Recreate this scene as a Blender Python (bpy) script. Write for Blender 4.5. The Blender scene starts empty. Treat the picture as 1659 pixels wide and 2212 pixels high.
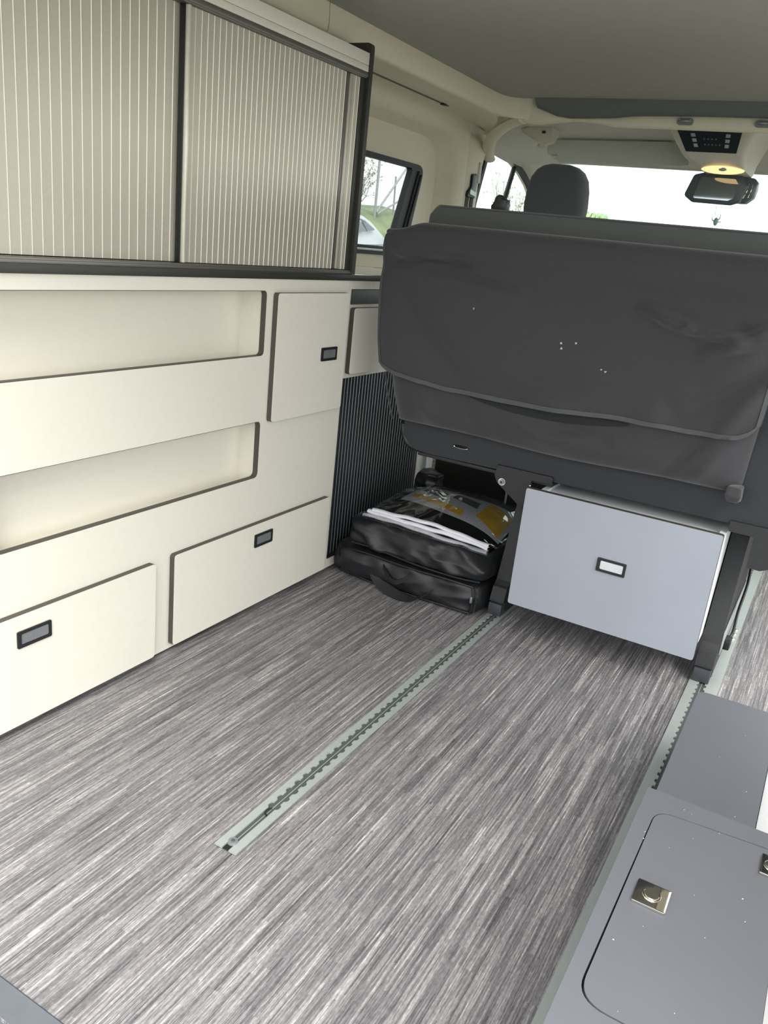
import bpy, bmesh, math, random
from mathutils import Vector, Matrix, noise as mnoise
random.seed(7)
SC = bpy.context.scene
COL = SC.collection

# ------------------------------------------------------------------ camera
cam_d = bpy.data.cameras.new('camera'); cam = bpy.data.objects.new('camera', cam_d); COL.objects.link(cam)
cam_d.sensor_fit = 'HORIZONTAL'; cam_d.sensor_width = 36.0; cam_d.lens = 36.0 * 1762.645 / 1659.0
cam_d.clip_start = 0.02; cam_d.clip_end = 300
Rr = ((0.8618, 0.4966, 0.1040), (0.2439, -0.2258, -0.9431), (-0.4448, 0.8381, -0.3157))
r_, u_, b_ = Vector(Rr[0]).normalized(), -Vector(Rr[1]).normalized(), -Vector(Rr[2]).normalized()
CAM = Vector((1.252 * .93, 0, .93))
cam.matrix_world = Matrix(((r_.x, u_.x, b_.x, CAM.x), (r_.y, u_.y, b_.y, CAM.y), (r_.z, u_.z, b_.z, CAM.z), (0, 0, 0, 1)))
SC.camera = cam

# ------------------------------------------------------------------ world: bright overcast sky
W = bpy.data.worlds.new('overcast_sky'); SC.world = W; W.use_nodes = True
wn = W.node_tree; bg = wn.nodes['Background']
bg.inputs['Color'].default_value = (0.97, 0.985, 1.0, 1); bg.inputs['Strength'].default_value = 4.6
# weak, very wide sun behind the cloud (tailgate side, slightly from the left)
sun_d = bpy.data.lights.new('sun', 'SUN'); sun = bpy.data.objects.new('sun', sun_d); COL.objects.link(sun)
sun_d.energy = 6.3; sun_d.angle = math.radians(45); sun_d.color = (1, .97, .92)
sun.rotation_euler = Vector((-.42, .34, -.84)).to_track_quat('-Z', 'Y').to_euler()

vs = SC.view_settings
vs.view_transform = 'Standard'; vs.look = 'None'; vs.gamma = 1.0; vs.use_curve_mapping = False
vs.exposure = -0.62

# ------------------------------------------------------------------ helpers
def lin(c):
    return tuple(((v / 255) / 12.92 if v / 255 <= .04045 else (((v / 255) + .055) / 1.055) ** 2.4) for v in c) + (1,)

def new_mat(name):
    m = bpy.data.materials.new(name); m.use_nodes = True
    return m, m.node_tree, m.node_tree.nodes['Principled BSDF']

def mat(name, rgb, rough=.5, metal=0., spec=.5, var=.04, vscale=40., bump=0., bscale=300., emit=None, estr=0., coat=0., sheen=0.):
    m, nt, p = new_mat(name)
    c = lin(rgb)
    tc = nt.nodes.new('ShaderNodeTexCoord')
    nz = nt.nodes.new('ShaderNodeTexNoise'); nz.inputs['Scale'].default_value = vscale; nz.inputs['Detail'].default_value = 4
    nt.links.new(tc.outputs['Object'], nz.inputs['Vector'])
    rp = nt.nodes.new('ShaderNodeValToRGB'); e = rp.color_ramp.elements
    e[0].position = .3; e[1].position = .7
    e[0].color = tuple(v * (1 - var) for v in c[:3]) + (1,); e[1].color = tuple(min(1, v * (1 + var)) for v in c[:3]) + (1,)
    nt.links.new(nz.outputs['Fac'], rp.inputs['Fac']); nt.links.new(rp.outputs['Color'], p.inputs['Base Color'])
    p.inputs['Roughness'].default_value = rough; p.inputs['Metallic'].default_value = metal
    p.inputs['Specular IOR Level'].default_value = spec; p.inputs['Coat Weight'].default_value = coat
    p.inputs['Sheen Weight'].default_value = sheen
    if bump > 0:
        n2 = nt.nodes.new('ShaderNodeTexNoise'); n2.inputs['Scale'].default_value = bscale; n2.inputs['Detail'].default_value = 2
        nt.links.new(tc.outputs['Object'], n2.inputs['Vector'])
        b = nt.nodes.new('ShaderNodeBump'); b.inputs['Strength'].default_value = bump; b.inputs['Distance'].default_value = .002
        nt.links.new(n2.outputs['Fac'], b.inputs['Height']); nt.links.new(b.outputs['Normal'], p.inputs['Normal'])
    if emit:
        p.inputs['Emission Color'].default_value = lin(emit); p.inputs['Emission Strength'].default_value = estr
    return m

def glass_mat(name, tint, refl=.08, rough=0.02):
    m = bpy.data.materials.new(name); m.use_nodes = True; nt = m.node_tree; nt.nodes.clear()
    o = nt.nodes.new('ShaderNodeOutputMaterial'); t = nt.nodes.new('ShaderNodeBsdfTransparent'); g = nt.nodes.new('ShaderNodeBsdfGlossy')
    f = nt.nodes.new('ShaderNodeLayerWeight'); f.inputs['Blend'].default_value = .5
    mx = nt.nodes.new('ShaderNodeMixShader'); t.inputs['Color'].default_value = tint + (1,)
    g.inputs['Roughness'].default_value = rough
    pw = nt.nodes.new('ShaderNodeMath'); pw.operation = 'POWER'; pw.inputs[1].default_value = 5.
    mm = nt.nodes.new('ShaderNodeMath'); mm.operation = 'MULTIPLY_ADD'; mm.inputs[1].default_value = .55; mm.inputs[2].default_value = refl
    nt.links.new(f.outputs['Facing'], pw.inputs[0]); nt.links.new(pw.outputs[0], mm.inputs[0]); nt.links.new(mm.outputs[0], mx.inputs[0])
    nt.links.new(t.outputs[0], mx.inputs[1]); nt.links.new(g.outputs[0], mx.inputs[2]); nt.links.new(mx.outputs[0], o.inputs[0])
    return m

WL = {}
def link(o, parent=None, off=(0, 0, 0)):
    COL.objects.link(o)
    off = Vector(off)
    if parent is not None:
        o.parent = parent; o.location = off - WL[parent.name]
    else:
        o.location = off
    WL[o.name] = off
    return o

def thing(name, label, cat, loc, group=None, kind=None):
    o = bpy.data.objects.new(name, None); o.empty_display_size = .05
    link(o, None, loc); return tag(o, label, cat, group, kind)

def tag(o, label, cat, group=None, kind=None):
    o['label'] = label; o['category'] = cat
    if group: o['group'] = group
    if kind: o['kind'] = kind
    return o

def fin(name, bm, m, parent=None, smooth=35, off=(0, 0, 0), fixn=True):
    if fixn: bmesh.ops.recalc_face_normals(bm, faces=bm.faces)
    me = bpy.data.meshes.new(name); bm.to_mesh(me); bm.free()
    if smooth:
        for p in me.polygons: p.use_smooth = True
        me.set_sharp_from_angle(angle=math.radians(smooth))
    me.materials.append(m)
    o = bpy.data.objects.new(name, me)
    return link(o, parent, off)

def add_box(bm, x0, x1, y0, y1, z0, z1, bev=0., seg=2):
    r = bmesh.ops.create_cube(bm, size=1.0); vs_ = r['verts']
    for v in vs_:
        v.co = Vector((x0 + (v.co.x + .5) * (x1 - x0), y0 + (v.co.y + .5) * (y1 - y0), z0 + (v.co.z + .5) * (z1 - z0)))
    if bev > 0:
        es = {e for v in vs_ for e in v.link_edges}
        bmesh.ops.bevel(bm, geom=list(es), offset=bev, segments=seg, affect='EDGES', profile=.5)

def box(name, x0, x1, y0, y1, z0, z1, m, parent=None, bev=.002, seg=2):
    bm = bmesh.new(); add_box(bm, x0, x1, y0, y1, z0, z1, bev, seg); return fin(name, bm, m, parent)

AX = {'x': lambda a, p, q: Vector((a, p, q)), 'y': lambda a, p, q: Vector((p, a, q)), 'z': lambda a, p, q: Vector((p, q, a))}

def add_plate(bm, axis, a0, a1, outer, holes=(), bev=0.):
    """extruded 2-D polygon with holes between a0 and a1 on an axis"""
    f = AX[axis]; edges = []; loops = []
    for lp in [outer] + list(holes):
        vs_ = [bm.verts.new(f(a0, p, q)) for p, q in lp]
        loops.append(vs_)
        edges += [bm.edges.new((vs_[i], vs_[(i + 1) % len(vs_)])) for i in range(len(vs_))]
    r = bmesh.ops.triangle_fill(bm, edges=edges, use_beauty=True, use_dissolve=False)
    faces = [g for g in r['geom'] if isinstance(g, bmesh.types.BMFace)]
    d = f(a1, 0, 0) - f(a0, 0, 0)
    ex = bmesh.ops.extrude_face_region(bm, geom=faces)
    nv = [g for g in ex['geom'] if isinstance(g, bmesh.types.BMVert)]
    bmesh.ops.translate(bm, verts=nv, vec=d)
    bmesh.ops.recalc_face_normals(bm, faces=bm.faces)

def plate(name, axis, a0, a1, outer, m, parent=None, holes=(), smooth=35, bev=0.):
    bm = bmesh.new(); add_plate(bm, axis, a0, a1, outer, holes)
    if bev:
        es = [e for e in bm.edges if len(e.link_faces) == 2 and e.calc_face_angle(0) > 1.0]
        bmesh.ops.bevel(bm, geom=es, offset=bev, segments=2, affect='EDGES', profile=.5)
    return fin(name, bm, m, parent, smooth)

def rpoly(pts, r, n=5):
    """polygon with rounded corners; r scalar or per-point list"""
    out = []; N = len(pts)
    for i in range(N):
        rr = r[i] if isinstance(r, (list, tuple)) else r
        p0, p1, p2 = Vector(pts[i - 1]), Vector(pts[i]), Vector(pts[(i + 1) % N])
        a, b = (p0 - p1), (p2 - p1)
        if rr <= 0: out.append(tuple(p1)); continue
        ang = a.angle(b); d = min(rr / math.tan(ang / 2), a.length * .49, b.length * .49)
        s, e = p1 + a.normalized() * d, p1 + b.normalized() * d
        for k in range(n + 1):
            t = k / n
            out.append(tuple(s * (1 - t) ** 2 + p1 * 2 * t * (1 - t) + e * t * t))
    return out

def rrect(p0, p1, q0, q1, r, n=5):
    return rpoly([(p0, q0), (p1, q0), (p1, q1), (p0, q1)], r, n)

def add_tube(bm, pts, r, n=8, cap=True, flat=(1, 1)):
    pts = [Vector(p) for p in pts]; rings = []; up = Vector((0, 0, 1))
    for i, p in enumerate(pts):
        t = (pts[min(i + 1, len(pts) - 1)] - pts[max(i - 1, 0)]).normalized()
        s = t.cross(up)
        if s.length < 1e-3: s = t.cross(Vector((0, 1, 0)))
        s.normalize(); w = s.cross(t)
        rr = r[i] if isinstance(r, (list, tuple)) else r
        rings.append([bm.verts.new(p + s * (math.cos(2 * math.pi * k / n) * rr * flat[0]) + w * (math.sin(2 * math.pi * k / n) * rr * flat[1])) for k in range(n)])
    for a, b in zip(rings, rings[1:]):
        for k in range(n): bm.faces.new((a[k], a[(k + 1) % n], b[(k + 1) % n], b[k]))
    if cap: bm.faces.new(rings[0][::-1]); bm.faces.new(rings[-1])

def tube(name, pts, r, m, parent=None, n=8, flat=(1, 1)):
    bm = bmesh.new(); add_tube(bm, pts, r, n, True, flat); return fin(name, bm, m, parent, 50)

def spline(pts, n=8):
    P = [Vector(p) for p in pts]; out = []
    for i in range(len(P) - 1):
        a, b, c, d = P[max(i - 1, 0)], P[i], P[i + 1], P[min(i + 2, len(P) - 1)]
        for k in range(n):
            t = k / n
            out.append(.5 * ((2 * b) + (c - a) * t + (2 * a - 5 * b + 4 * c - d) * t * t + (3 * b - a - 3 * c + d) * t ** 3))
    out.append(P[-1]); return out

def add_loft(bm, secs, closed=True, cap=True):
    R = [[bm.verts.new(Vector(p)) for p in s] for s in secs]; n = len(R[0])
    for a, b in zip(R, R[1:]):
        for k in range(n if closed else n - 1): bm.faces.new((a[k], a[(k + 1) % n], b[(k + 1) % n], b[k]))
    if cap and closed:
        bm.faces.new(R[0][::-1]); bm.faces.new(R[-1])

def loft(name, secs, m, parent=None, closed=True, cap=True, smooth=40):
    bm = bmesh.new(); add_loft(bm, secs, closed, cap); return fin(name, bm, m, parent, smooth)

def sheet(name, nu, nv, fn, m, parent=None, thick=0.003, smooth=60):
    """grid surface fn(u,v) given a real thickness along its normals"""
    bm = bmesh.new()
    g = [[bm.verts.new(Vector(fn(i / nu, j / nv))) for j in range(nv + 1)] for i in range(nu + 1)]
    for i in range(nu):
        for j in range(nv): bm.faces.new((g[i][j], g[i + 1][j], g[i + 1][j + 1], g[i][j + 1]))
    bm.normal_update()
    if thick: bmesh.ops.solidify(bm, geom=bm.faces[:], thickness=thick)
    return fin(name, bm, m, parent, smooth)

def sbox_pt(u, v, w, e=4.0):
    return u

def lerp(a, b, t): return a + (b - a) * t
def sstep(a, b, x):
    t = max(0., min(1., (x - a) / (b - a))); return t * t * (3 - 2 * t)
def interp(tab, x):
    if x <= tab[0][0]: return tab[0][1]
    for (x0, y0), (x1, y1) in zip(tab, tab[1:]):
        if x <= x1: return lerp(y0, y1, (x - x0) / (x1 - x0))
    return tab[-1][1]

# ------------------------------------------------------------------ materials
M = {}
M['cream'] = mat('cream_laminate', (230, 226, 213), rough=.42, spec=.4, var=.012, vscale=60)
M['edge'] = mat('dark_edge_banding', (74, 70, 63), rough=.5)
M['trimcream'] = mat('cream_moulded_plastic', (230, 223, 200), rough=.6, spec=.35, var=.02, bump=.06, bscale=500)
M['headliner'] = mat('pale_headliner_cloth', (205, 203, 190), rough=.9, spec=.1, var=.03, bump=.1, bscale=700)
M['ceilgrey'] = mat('grey_ceiling_cloth', (170, 169, 160), rough=.95, spec=.1, var=.03, vscale=25, bump=.12, bscale=900)
M['rollgrey'] = mat('slate_cloth', (112, 116, 114), rough=.9, spec=.15, var=.03, bump=.08, bscale=700)
M['worktop'] = mat('glossy_worktop', (236, 235, 230), rough=.12, spec=.5, var=.01, coat=.3)
M['worktop_edge'] = mat('charcoal_worktop_edge', (52, 52, 48), rough=.45)
M['rail_alu'] = mat('grey_track_profile', (120, 118, 112), rough=.38, metal=.6, var=.02)
M['slat'] = mat('champagne_aluminium_slat', (196, 191, 175), rough=.42, metal=.45, var=.02, vscale=200)
M['slatline'] = mat('painted_glint_alu', (226, 221, 206), rough=.35, metal=.4)  # paler than the slats: paints in the light their bead edges catch
M['darkslat'] = mat('anthracite_slat', (58, 62, 64), rough=.34, metal=.5, var=.03, vscale=150)
M['darkslatline'] = mat('painted_slat_glint', (150, 160, 166), rough=.3, metal=.8)  # pale tone painting the bright glint along the dark slat beads
M['chrome'] = mat('chrome', (225, 222, 215), rough=.07, metal=1., var=.0)
M['alu'] = mat('brushed_aluminium', (176, 184, 180), rough=.38, metal=.35, var=.03, vscale=80)
M['aludark'] = mat('track_channel', (92, 98, 96), rough=.5, metal=.4)
M['handle_black'] = mat('black_handle_plastic', (32, 33, 35), rough=.4)
M['handle_grey'] = mat('grey_push_button', (140, 143, 146), rough=.3, metal=.4)
M['handle_white'] = mat('silver_push_button', (226, 229, 235), rough=.25, metal=.3)
M['cover'] = mat('black_nylon_fabric', (60, 59, 62), rough=.8, spec=.25, var=.05, vscale=200, bump=.12, bscale=1200, sheen=.25)
M['binding'] = mat('grey_binding_tape', (76, 78, 80), rough=.8, var=.05, bump=.1, bscale=900)
M['velcro'] = mat('black_velcro', (40, 42, 45), rough=1., var=.3, vscale=900, bump=.4, bscale=1500)
M['mesh'] = mat('grey_mesh_upholstery', (84, 87, 86), rough=.9, var=.12, vscale=900, bump=.2, bscale=1300, sheen=.3)
M['board'] = mat('slate_board', (50, 53, 57), rough=.72, spec=.3, var=.05, vscale=120, bump=.08, bscale=900)
M['steel'] = mat('black_powder_coat', (36, 37, 39), rough=.5, spec=.5, var=.12, vscale=700, bump=.5, bscale=700)
M['plastic'] = mat('black_plastic', (28, 29, 32), rough=.4)
M['foot'] = mat('black_foot_cap', (58, 61, 68), rough=.5, var=.06)
M['drawer'] = mat('light_grey_laminate', (160, 165, 176), rough=.42, spec=.4, var=.025, vscale=9)
M['white'] = mat('white_laminate', (232, 235, 236), rough=.5, var=.01)
M['greybox'] = mat('slate_grey_laminate', (107, 109, 116), rough=.5, spec=.35, var=.02, vscale=14)
M['gap'] = mat('dark_joint', (22, 24, 30), rough=.8)
M['sill'] = mat('dark_grey_sill', (84, 88, 94), rough=.6, var=.05)
M['nylon'] = mat('shiny_black_nylon', (30, 31, 34), rough=.42, spec=.5, var=.08, vscale=90, bump=.15, bscale=400)
M['whitecloth'] = mat('white_folded_cloth', (228, 228, 238), rough=.8, var=.03)
M['darkcloth'] = mat('dark_folded_cloth', (38, 40, 42), rough=.7, var=.1)
M['paper'] = mat('grey_leaflet', (176, 176, 184), rough=.5, var=.1, vscale=120)
M['paperyellow'] = mat('mustard_print', (196, 156, 44), rough=.5, var=.12, vscale=160)
M['paperdark'] = mat('dark_print', (42, 42, 44), rough=.5, var=.2, vscale=100)
M['pvc'] = glass_mat('clear_pvc', (.90, .92, .92), .20, .08)
M['seatcloth'] = mat('charcoal_seat_cloth', (82, 88, 91), rough=.92, var=.06, vscale=500, bump=.12, bscale=900, sheen=.3)  # charcoal lightened so the colour carries the haze over the headrest
M['rubber'] = mat('black_rubber', (30, 33, 35), rough=.55)
M['tint'] = glass_mat('tinted_glass', (.66, .675, .67), .04)
M['screen_glass'] = glass_mat('windscreen_glass', (.80, .84, .83), .03)
M['visor'] = mat('grey_visor_vinyl', (196, 200, 192), rough=.8, var=.02, bump=.06, bscale=600)
M['consolep'] = mat('pale_console_plastic', (208, 205, 188), rough=.55, var=.02)
M['panel'] = mat('black_console_panel', (36, 42, 46), rough=.3)
M['icon'] = mat('grey_console_keys', (170, 178, 180), rough=.5)
M['lampglow'] = mat('warm_lamp_lens', (255, 206, 140), rough=.4, emit=(255, 208, 150), estr=2.0)
M['mirrorbody'] = mat('dark_mirror_housing', (84, 94, 98), rough=.35)  # dark housing colour lightened to paint in the haze over it
M['mirrorglass'] = mat('mirror_glass', (150, 160, 164), rough=.03, metal=1., var=0)
M['lens'] = mat('grey_dome_lens', (120, 126, 122), rough=.25, spec=.6)
M['charm'] = mat('teal_charm', (150, 182, 184), rough=.6)
M['belt'] = mat('black_webbing', (36, 38, 40), rough=.7, bump=.2, bscale=900)
M['carpaint'] = mat('silver_white_paint', (206, 214, 218), rough=.25, spec=.5, var=.01, coat=.5)
M['carglass'] = mat('dark_car_glass', (70, 80, 86), rough=.08, spec=.6)
M['tyre'] = mat('tyre', (30, 30, 30), rough=.8)
M['bark'] = mat('bark', (150, 146, 132), rough=.9, var=.2)
M['leaf'] = mat('spring_leaf', (140, 156, 112), rough=.8, var=.25, vscale=3)
M['post'] = mat('galvanised_post', (150, 156, 152), rough=.5, metal=.5)
M['grass'] = mat('grass_bank', (112, 128, 82), rough=.95, var=.35, vscale=3.0, bump=.3, bscale=30)
M['asphalt'] = mat('asphalt', (128, 128, 124), rough=.95, var=.15, vscale=8)
M['hedge'] = mat('hedge_green', (150, 172, 128), rough=.9, var=.3, vscale=4)  # green lightened to put overexposed haze into the colour
M['vanwhite'] = mat('white_body_paint', (228, 230, 230), rough=.3, var=.01)

# vinyl floor: thin printed strips along the van, hard-ended, with fibre noise
def floor_mat():
    m, nt, p = new_mat('streaked_grey_vinyl'); N, L = nt.nodes, nt.links
    tc = N.new('ShaderNodeTexCoord')
    def mapped(sx, sy, rot=0., loc=(0, 0, 0)):
        mp = N.new('ShaderNodeMapping'); mp.inputs['Scale'].default_value = (sx, sy, 1); mp.inputs['Rotation'].default_value = (0, 0, rot); mp.inputs['Location'].default_value = loc
        L.new(tc.outputs['Object'], mp.inputs['Vector']); return mp.outputs[0]
    def brick(w, h, loc):
        b = N.new('ShaderNodeTexBrick'); b.inputs['Scale'].default_value = 1.0
        b.inputs['Brick Width'].default_value = w; b.inputs['Row Height'].default_value = h
        b.inputs['Mortar Size'].default_value = 0.; b.inputs['Bias'].default_value = 0.
        b.inputs['Color1'].default_value = (0, 0, 0, 1); b.inputs['Color2'].default_value = (1, 1, 1, 1)
        b.offset = .37; b.offset_frequency = 3; b.squash = .6; b.squash_frequency = 2
        mp = N.new('ShaderNodeMapping'); mp.inputs['Rotation'].default_value = (0, 0, math.pi / 2); mp.inputs['Location'].default_value = loc
        L.new(tc.outputs['Object'], mp.inputs['Vector']); L.new(mp.outputs[0], b.inputs['Vector'])
        return b.outputs['Color']
    def noise(vec, sc, det, rough=.6):
        n = N.new('ShaderNodeTexNoise'); n.inputs['Scale'].default_value = sc; n.inputs['Detail'].default_value = det; n.inputs['Roughness'].default_value = rough
        L.new(vec, n.inputs['Vector']); return n.outputs['Fac']
    def math_(op, a, b):
        n = N.new('ShaderNodeMath'); n.operation = op
        for i, v in enumerate((a, b)):
            if isinstance(v, (int, float)): n.inputs[i].default_value = v
            else: L.new(v, n.inputs[i])
        return n.outputs[0]
    b1 = brick(.21, .0042, (0, 0, 0)); b2 = brick(.13, .0026, (.07, .013, 0)); b3 = brick(.34, .009, (.03, .05, 0))
    s1 = noise(mapped(400, 3.4), 1., 3); s2 = noise(mapped(900, 26), 1., 2); s3 = noise(mapped(60, 2.2), 1., 2)
    mott = noise(mapped(420, 120), 1., 3)
    v = math_('MULTIPLY', b1, .16)
    v = math_('ADD', v, math_('MULTIPLY', b2, .14))
    v = math_('ADD', v, math_('MULTIPLY', b3, .05))
    v = math_('ADD', v, math_('MULTIPLY', s1, .72))
    v = math_('ADD', v, math_('MULTIPLY', s2, .50))
    v = math_('ADD', v, math_('MULTIPLY', s3, .30))
    v = math_('ADD', v, math_('MULTIPLY', mott, .36))
    rp = N.new('ShaderNodeValToRGB'); e = rp.color_ramp.elements
    e[0].position = .76; e[0].color = lin((56, 55, 57)); e[1].position = 1.42 / 1.0 if False else 1.0; e[1].color = lin((118, 116, 117))
    # values reach beyond 1: rescale first
    sc = N.new('ShaderNodeMapRange'); sc.inputs['From Min'].default_value = .72; sc.inputs['From Max'].default_value = 1.48
    L.new(v, sc.inputs['Value'])
    e[0].position = .02; e[1].position = .98; e[1].color = lin((226, 222, 216))
    for pos, col in ((.22, (76, 74, 76)), (.42, (104, 102, 104)), (.60, (132, 130, 131)), (.78, (166, 163, 161))):
        k = e.new(pos); k.color = lin(col)
    L.new(sc.outputs[0], rp.inputs['Fac'])
    # faint warm patches printed in the vinyl
    wn_ = noise(mapped(22, 1.4), 1., 2)
    wr = N.new('ShaderNodeMapRange'); wr.inputs['From Min'].default_value = .52; wr.inputs['From Max'].default_value = .75; wr.inputs['To Max'].default_value = .45
    L.new(wn_, wr.inputs['Value'])
    mx = N.new('ShaderNodeMixRGB'); mx.blend_type = 'MULTIPLY'; mx.inputs['Color2'].default_value = (1.0, .93, .89, 1)
    L.new(wr.outputs[0], mx.inputs['Fac']); L.new(rp.outputs[0], mx.inputs['Color1'])
    L.new(mx.outputs[0], p.inputs['Base Color'])
    p.inputs['Roughness'].default_value = .5; p.inputs['Specular IOR Level'].default_value = .45
    bp = N.new('ShaderNodeBump'); bp.inputs['Strength'].default_value = .25; bp.inputs['Distance'].default_value = .0008
    L.new(sc.outputs[0], bp.inputs['Height']); L.new(bp.outputs[0], p.inputs['Normal'])
    return m
M['floor'] = floor_mat()

# ================================================================== SETTING
def struct(o, label, cat='structure'):
    return tag(o, label, cat, None, 'structure')

XR = 1.52                         # right inner side of the van
struct(box('floor', -.40, XR, .455, 4.25, -.03, 0., M['floor'], None, 0), 'grey streaked vinyl floor running the length of the van', 'floor')
# rear sill
s = struct(loft('trim_1', [[(x, .456, -.012), (x, .456, .0), (x, .482, .004), (x, .488, .0055), (x, .492, .0005), (x, .488, .0002), (x, .30, -.03), (x, .25, -.10), (x, .25, -.16), (x, .456, -.16)] for x in (-.40, .3, XR)], M['sill'], None), 'dark grey plastic sill strip across the rear end of the floor', 'sill')

# left wall: recessed window panel, proud moulded frame, cove, rear roof rail
WIN = rpoly([(2.02, .886), (2.862, .886), (2.946, 1.196), (2.02, 1.196)], [.03, .05, .035, .03], 5)
wall = struct(plate('wall_left', 'x', -.425, -.40, [(.48, -.03), (3.30, -.03), (3.30, 1.40), (.48, 1.40)], M['trimcream'], None, [WIN]), 'cream moulded left side wall of the van around the side window', 'wall')
bm = bmesh.new()
ho = rpoly([(1.0, .80), (3.10, .80), (3.148, 1.343), (1.0, 1.343)], [.05, .08, .15, .05], 8)
hm = rpoly([(1.01, .81), (3.085, .81), (3.13, 1.330), (1.01, 1.330)], [.05, .08, .15, .05], 8)
hi = rpoly([(1.03, .83), (3.045, .83), (3.086, 1.308), (1.03, 1.308)], [.05, .08, .15, .05], 8)
oo = [(.49, .02), (3.20, .02), (3.215, 1.388), (.49, 1.388)]
ed = []
for lp in (oo, ho):
    v_ = [bm.verts.new((-.34, p, q)) for p, q in lp]; ed += [bm.edges.new((v_[i], v_[(i + 1) % len(v_)])) for i in range(len(v_))]
bmesh.ops.triangle_fill(bm, edges=ed, use_beauty=True)
add_loft(bm, [[(-.34, p, q) for p, q in ho], [(-.352, p, q) for p, q in hm], [(-.385, lerp(a[0], b[0], .6), lerp(a[1], b[1], .6)) for a, b in zip(hm, hi)], [(-.3995, p, q) for p, q in hi]], True, False)
bmesh.ops.remove_doubles(bm, verts=bm.verts, dist=1e-5)
fin('wall_moulding', bm, M['trimcream'], wall, 60)
# cove between wall and roof rail (lofted along the van)
def cove_sec(y):
    return [(-.34, y, 1.36), (-.336, y, 1.376), (-.318, y, 1.388), (-.29, y, 1.392), (-.25, y, 1.388), (-.18, y, 1.384), (-.10, y, 1.375), (-.086, y, 1.3745), (-.080, y, 1.380), (-.078, y, 1.395), (-.080, y, 1.452), (-.10, y, 1.47), (-.34, y, 1.47)]
loft('roof_cove', [cove_sec(y) for y in (.49, 1.2, 1.798)], M['trimcream'], wall, True, True, 50)
loft('roof_cove', [cove_sec(y) for y in (1.802, 2.4, 2.80)] + [[(x + dx * sstep(-.26, -.12, x), y, z) for (x, _, z) in cove_sec(0)] for y, dx in ((2.86, .005), (2.90, .02), (2.925, .045), (2.945, .085))], M['trimcream'], wall, True, True, 50)
loft('roof_cove', [[(-.34 + (x + .34) * k, y, z) for x, z in ((-.34, 1.36), (-.336, 1.376), (-.318, 1.388), (-.29, 1.392), (-.25, 1.388), (-.18, 1.384), (-.12, 1.378), (-.11, 1.42), (-.34, 1.42))] for y, k in ((2.80, 1.0), (2.96, .98), (3.05, .80), (3.15, .55), (3.25, .30), (3.33, .10))], M['trimcream'], wall, True, True, 60)
box('cove_rail_slot', -.2445, -.2430, 1.95, 2.79, 1.3845, 1.3895, M['edge'], wall, 0)
box('cove_rail_slot', -.2395, -.2385, 1.95, 2.79, 1.3842, 1.3885, M['rail_alu'], wall, 0)
box('cove_rail_clip', -.245, -.234, 2.735, 2.765, 1.381, 1.388, M['plastic'], wall, .001)
# trim band sweeping from the roof corner down to the B pillar
tube('corner_band', spline([(-.02, 2.952, 1.378), (-.09, 3.03, 1.378), (-.19, 3.15, 1.368), (-.29, 3.30, 1.346), (-.352, 3.43, 1.318), (-.372, 3.50, 1.30)], 6), .020, M['trimcream'], wall, 10, (1.3, .8))
# B pillar cover with belt slot
loft('pillar_cover', [[(-.40, y0, z), (-.36, y0 + .003, z), (-.352, y0 + .012, z), (-.352, y1 - .02, z), (-.36, y1, z), (-.40, y1 + .01, z)] for z, y0, y1 in ((.05, 3.20, 3.40), (1.0, 3.20, 3.385), (1.2, 3.205, 3.39), (1.30, 3.205, 3.42), (1.345, 3.205, 3.46), (1.395, 3.205, 3.47))], M['trimcream'], wall, True, True, 50)
box('belt_height_slider', -.353, -.346, 3.355, 3.378, 1.19, 1.27, M['consolep'], wall, .002)

# ceiling: grey bed board of the raised roof
ceil = struct(plate('ceiling', 'z', 1.437, 1.475, rpoly([(-.085, .50), (1.30, .50), (1.30, 2.915), (-.085, 2.915)], [0, 0, .09, .09], 6), M['ceilgrey'], None), 'grey cloth covered ceiling board of the raised roof', 'ceiling')
box('roof_skin', -.44, XR + .06, .48, 3.2, 1.48, 1.50, M['vanwhite'], ceil, 0)
loft('ceiling_surround', [[(1.29, y, 1.44), (1.30, y, 1.38), (1.45, y, 1.385), (1.54, y, 1.33), (1.56, y, 1.47), (1.29, y, 1.47)] for y in (.49, 3.0)], M['trimcream'], ceil)

# roof cross beam in front of the board, with the cloth roll tucked above it
BT = [(-.02, 1.43), (.038, 1.412), (.102, 1.390), (.151, 1.384), (.22, 1.386), (.30, 1.388), (.37, 1.396), (.545, 1.400), (.773, 1.400), (1.40, 1.400)]
BB = [(-.02, 1.366), (.013, 1.360), (.103, 1.370), (.161, 1.376), (.22, 1.372), (.303, 1.361), (.446, 1.361), (.782, 1.359), (1.40, 1.358)]
xs = [-.02 + 1.42 * i / 60 for i in range(61)]
beam = struct(loft('trim_2', [[(x, 2.985, interp(BT, x) + .03), (x, 2.955, interp(BT, x) + .012), (x, 2.945, interp(BT, x)), (x, 2.942, lerp(interp(BB, x), interp(BT, x), .6)), (x, 2.944, interp(BB, x) + .006), (x, 2.952, interp(BB, x)), (x, 2.99, interp(BB, x) + .004), (x, 3.02, interp(BB, x) + .03), (x, 3.02, interp(BT, x) + .03)] for x in xs], M['trimcream'], None, True, True, 50), 'cream moulded roof cross beam above the cab', 'roof beam')
xs2 = [.03 + 1.27 * i / 50 for i in range(51)]
struct(loft('trim_3', [[(x, 2.90, 1.4365), (x, 2.903, lerp(1.437, interp(BT, x), .25)), (x, 2.908, lerp(1.437, interp(BT, x), .55)), (x, 2.918, lerp(1.437, interp(BT, x), .9)), (x, 2.932, interp(BT, x) - .003), (x, 2.9445, interp(BT, x) + .0015), (x, 2.95, 1.436)] for x in xs2], M['rollgrey'], None, True, True, 60), 'slate grey cloth roll along the front edge of the ceiling', 'ceiling trim')
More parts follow.
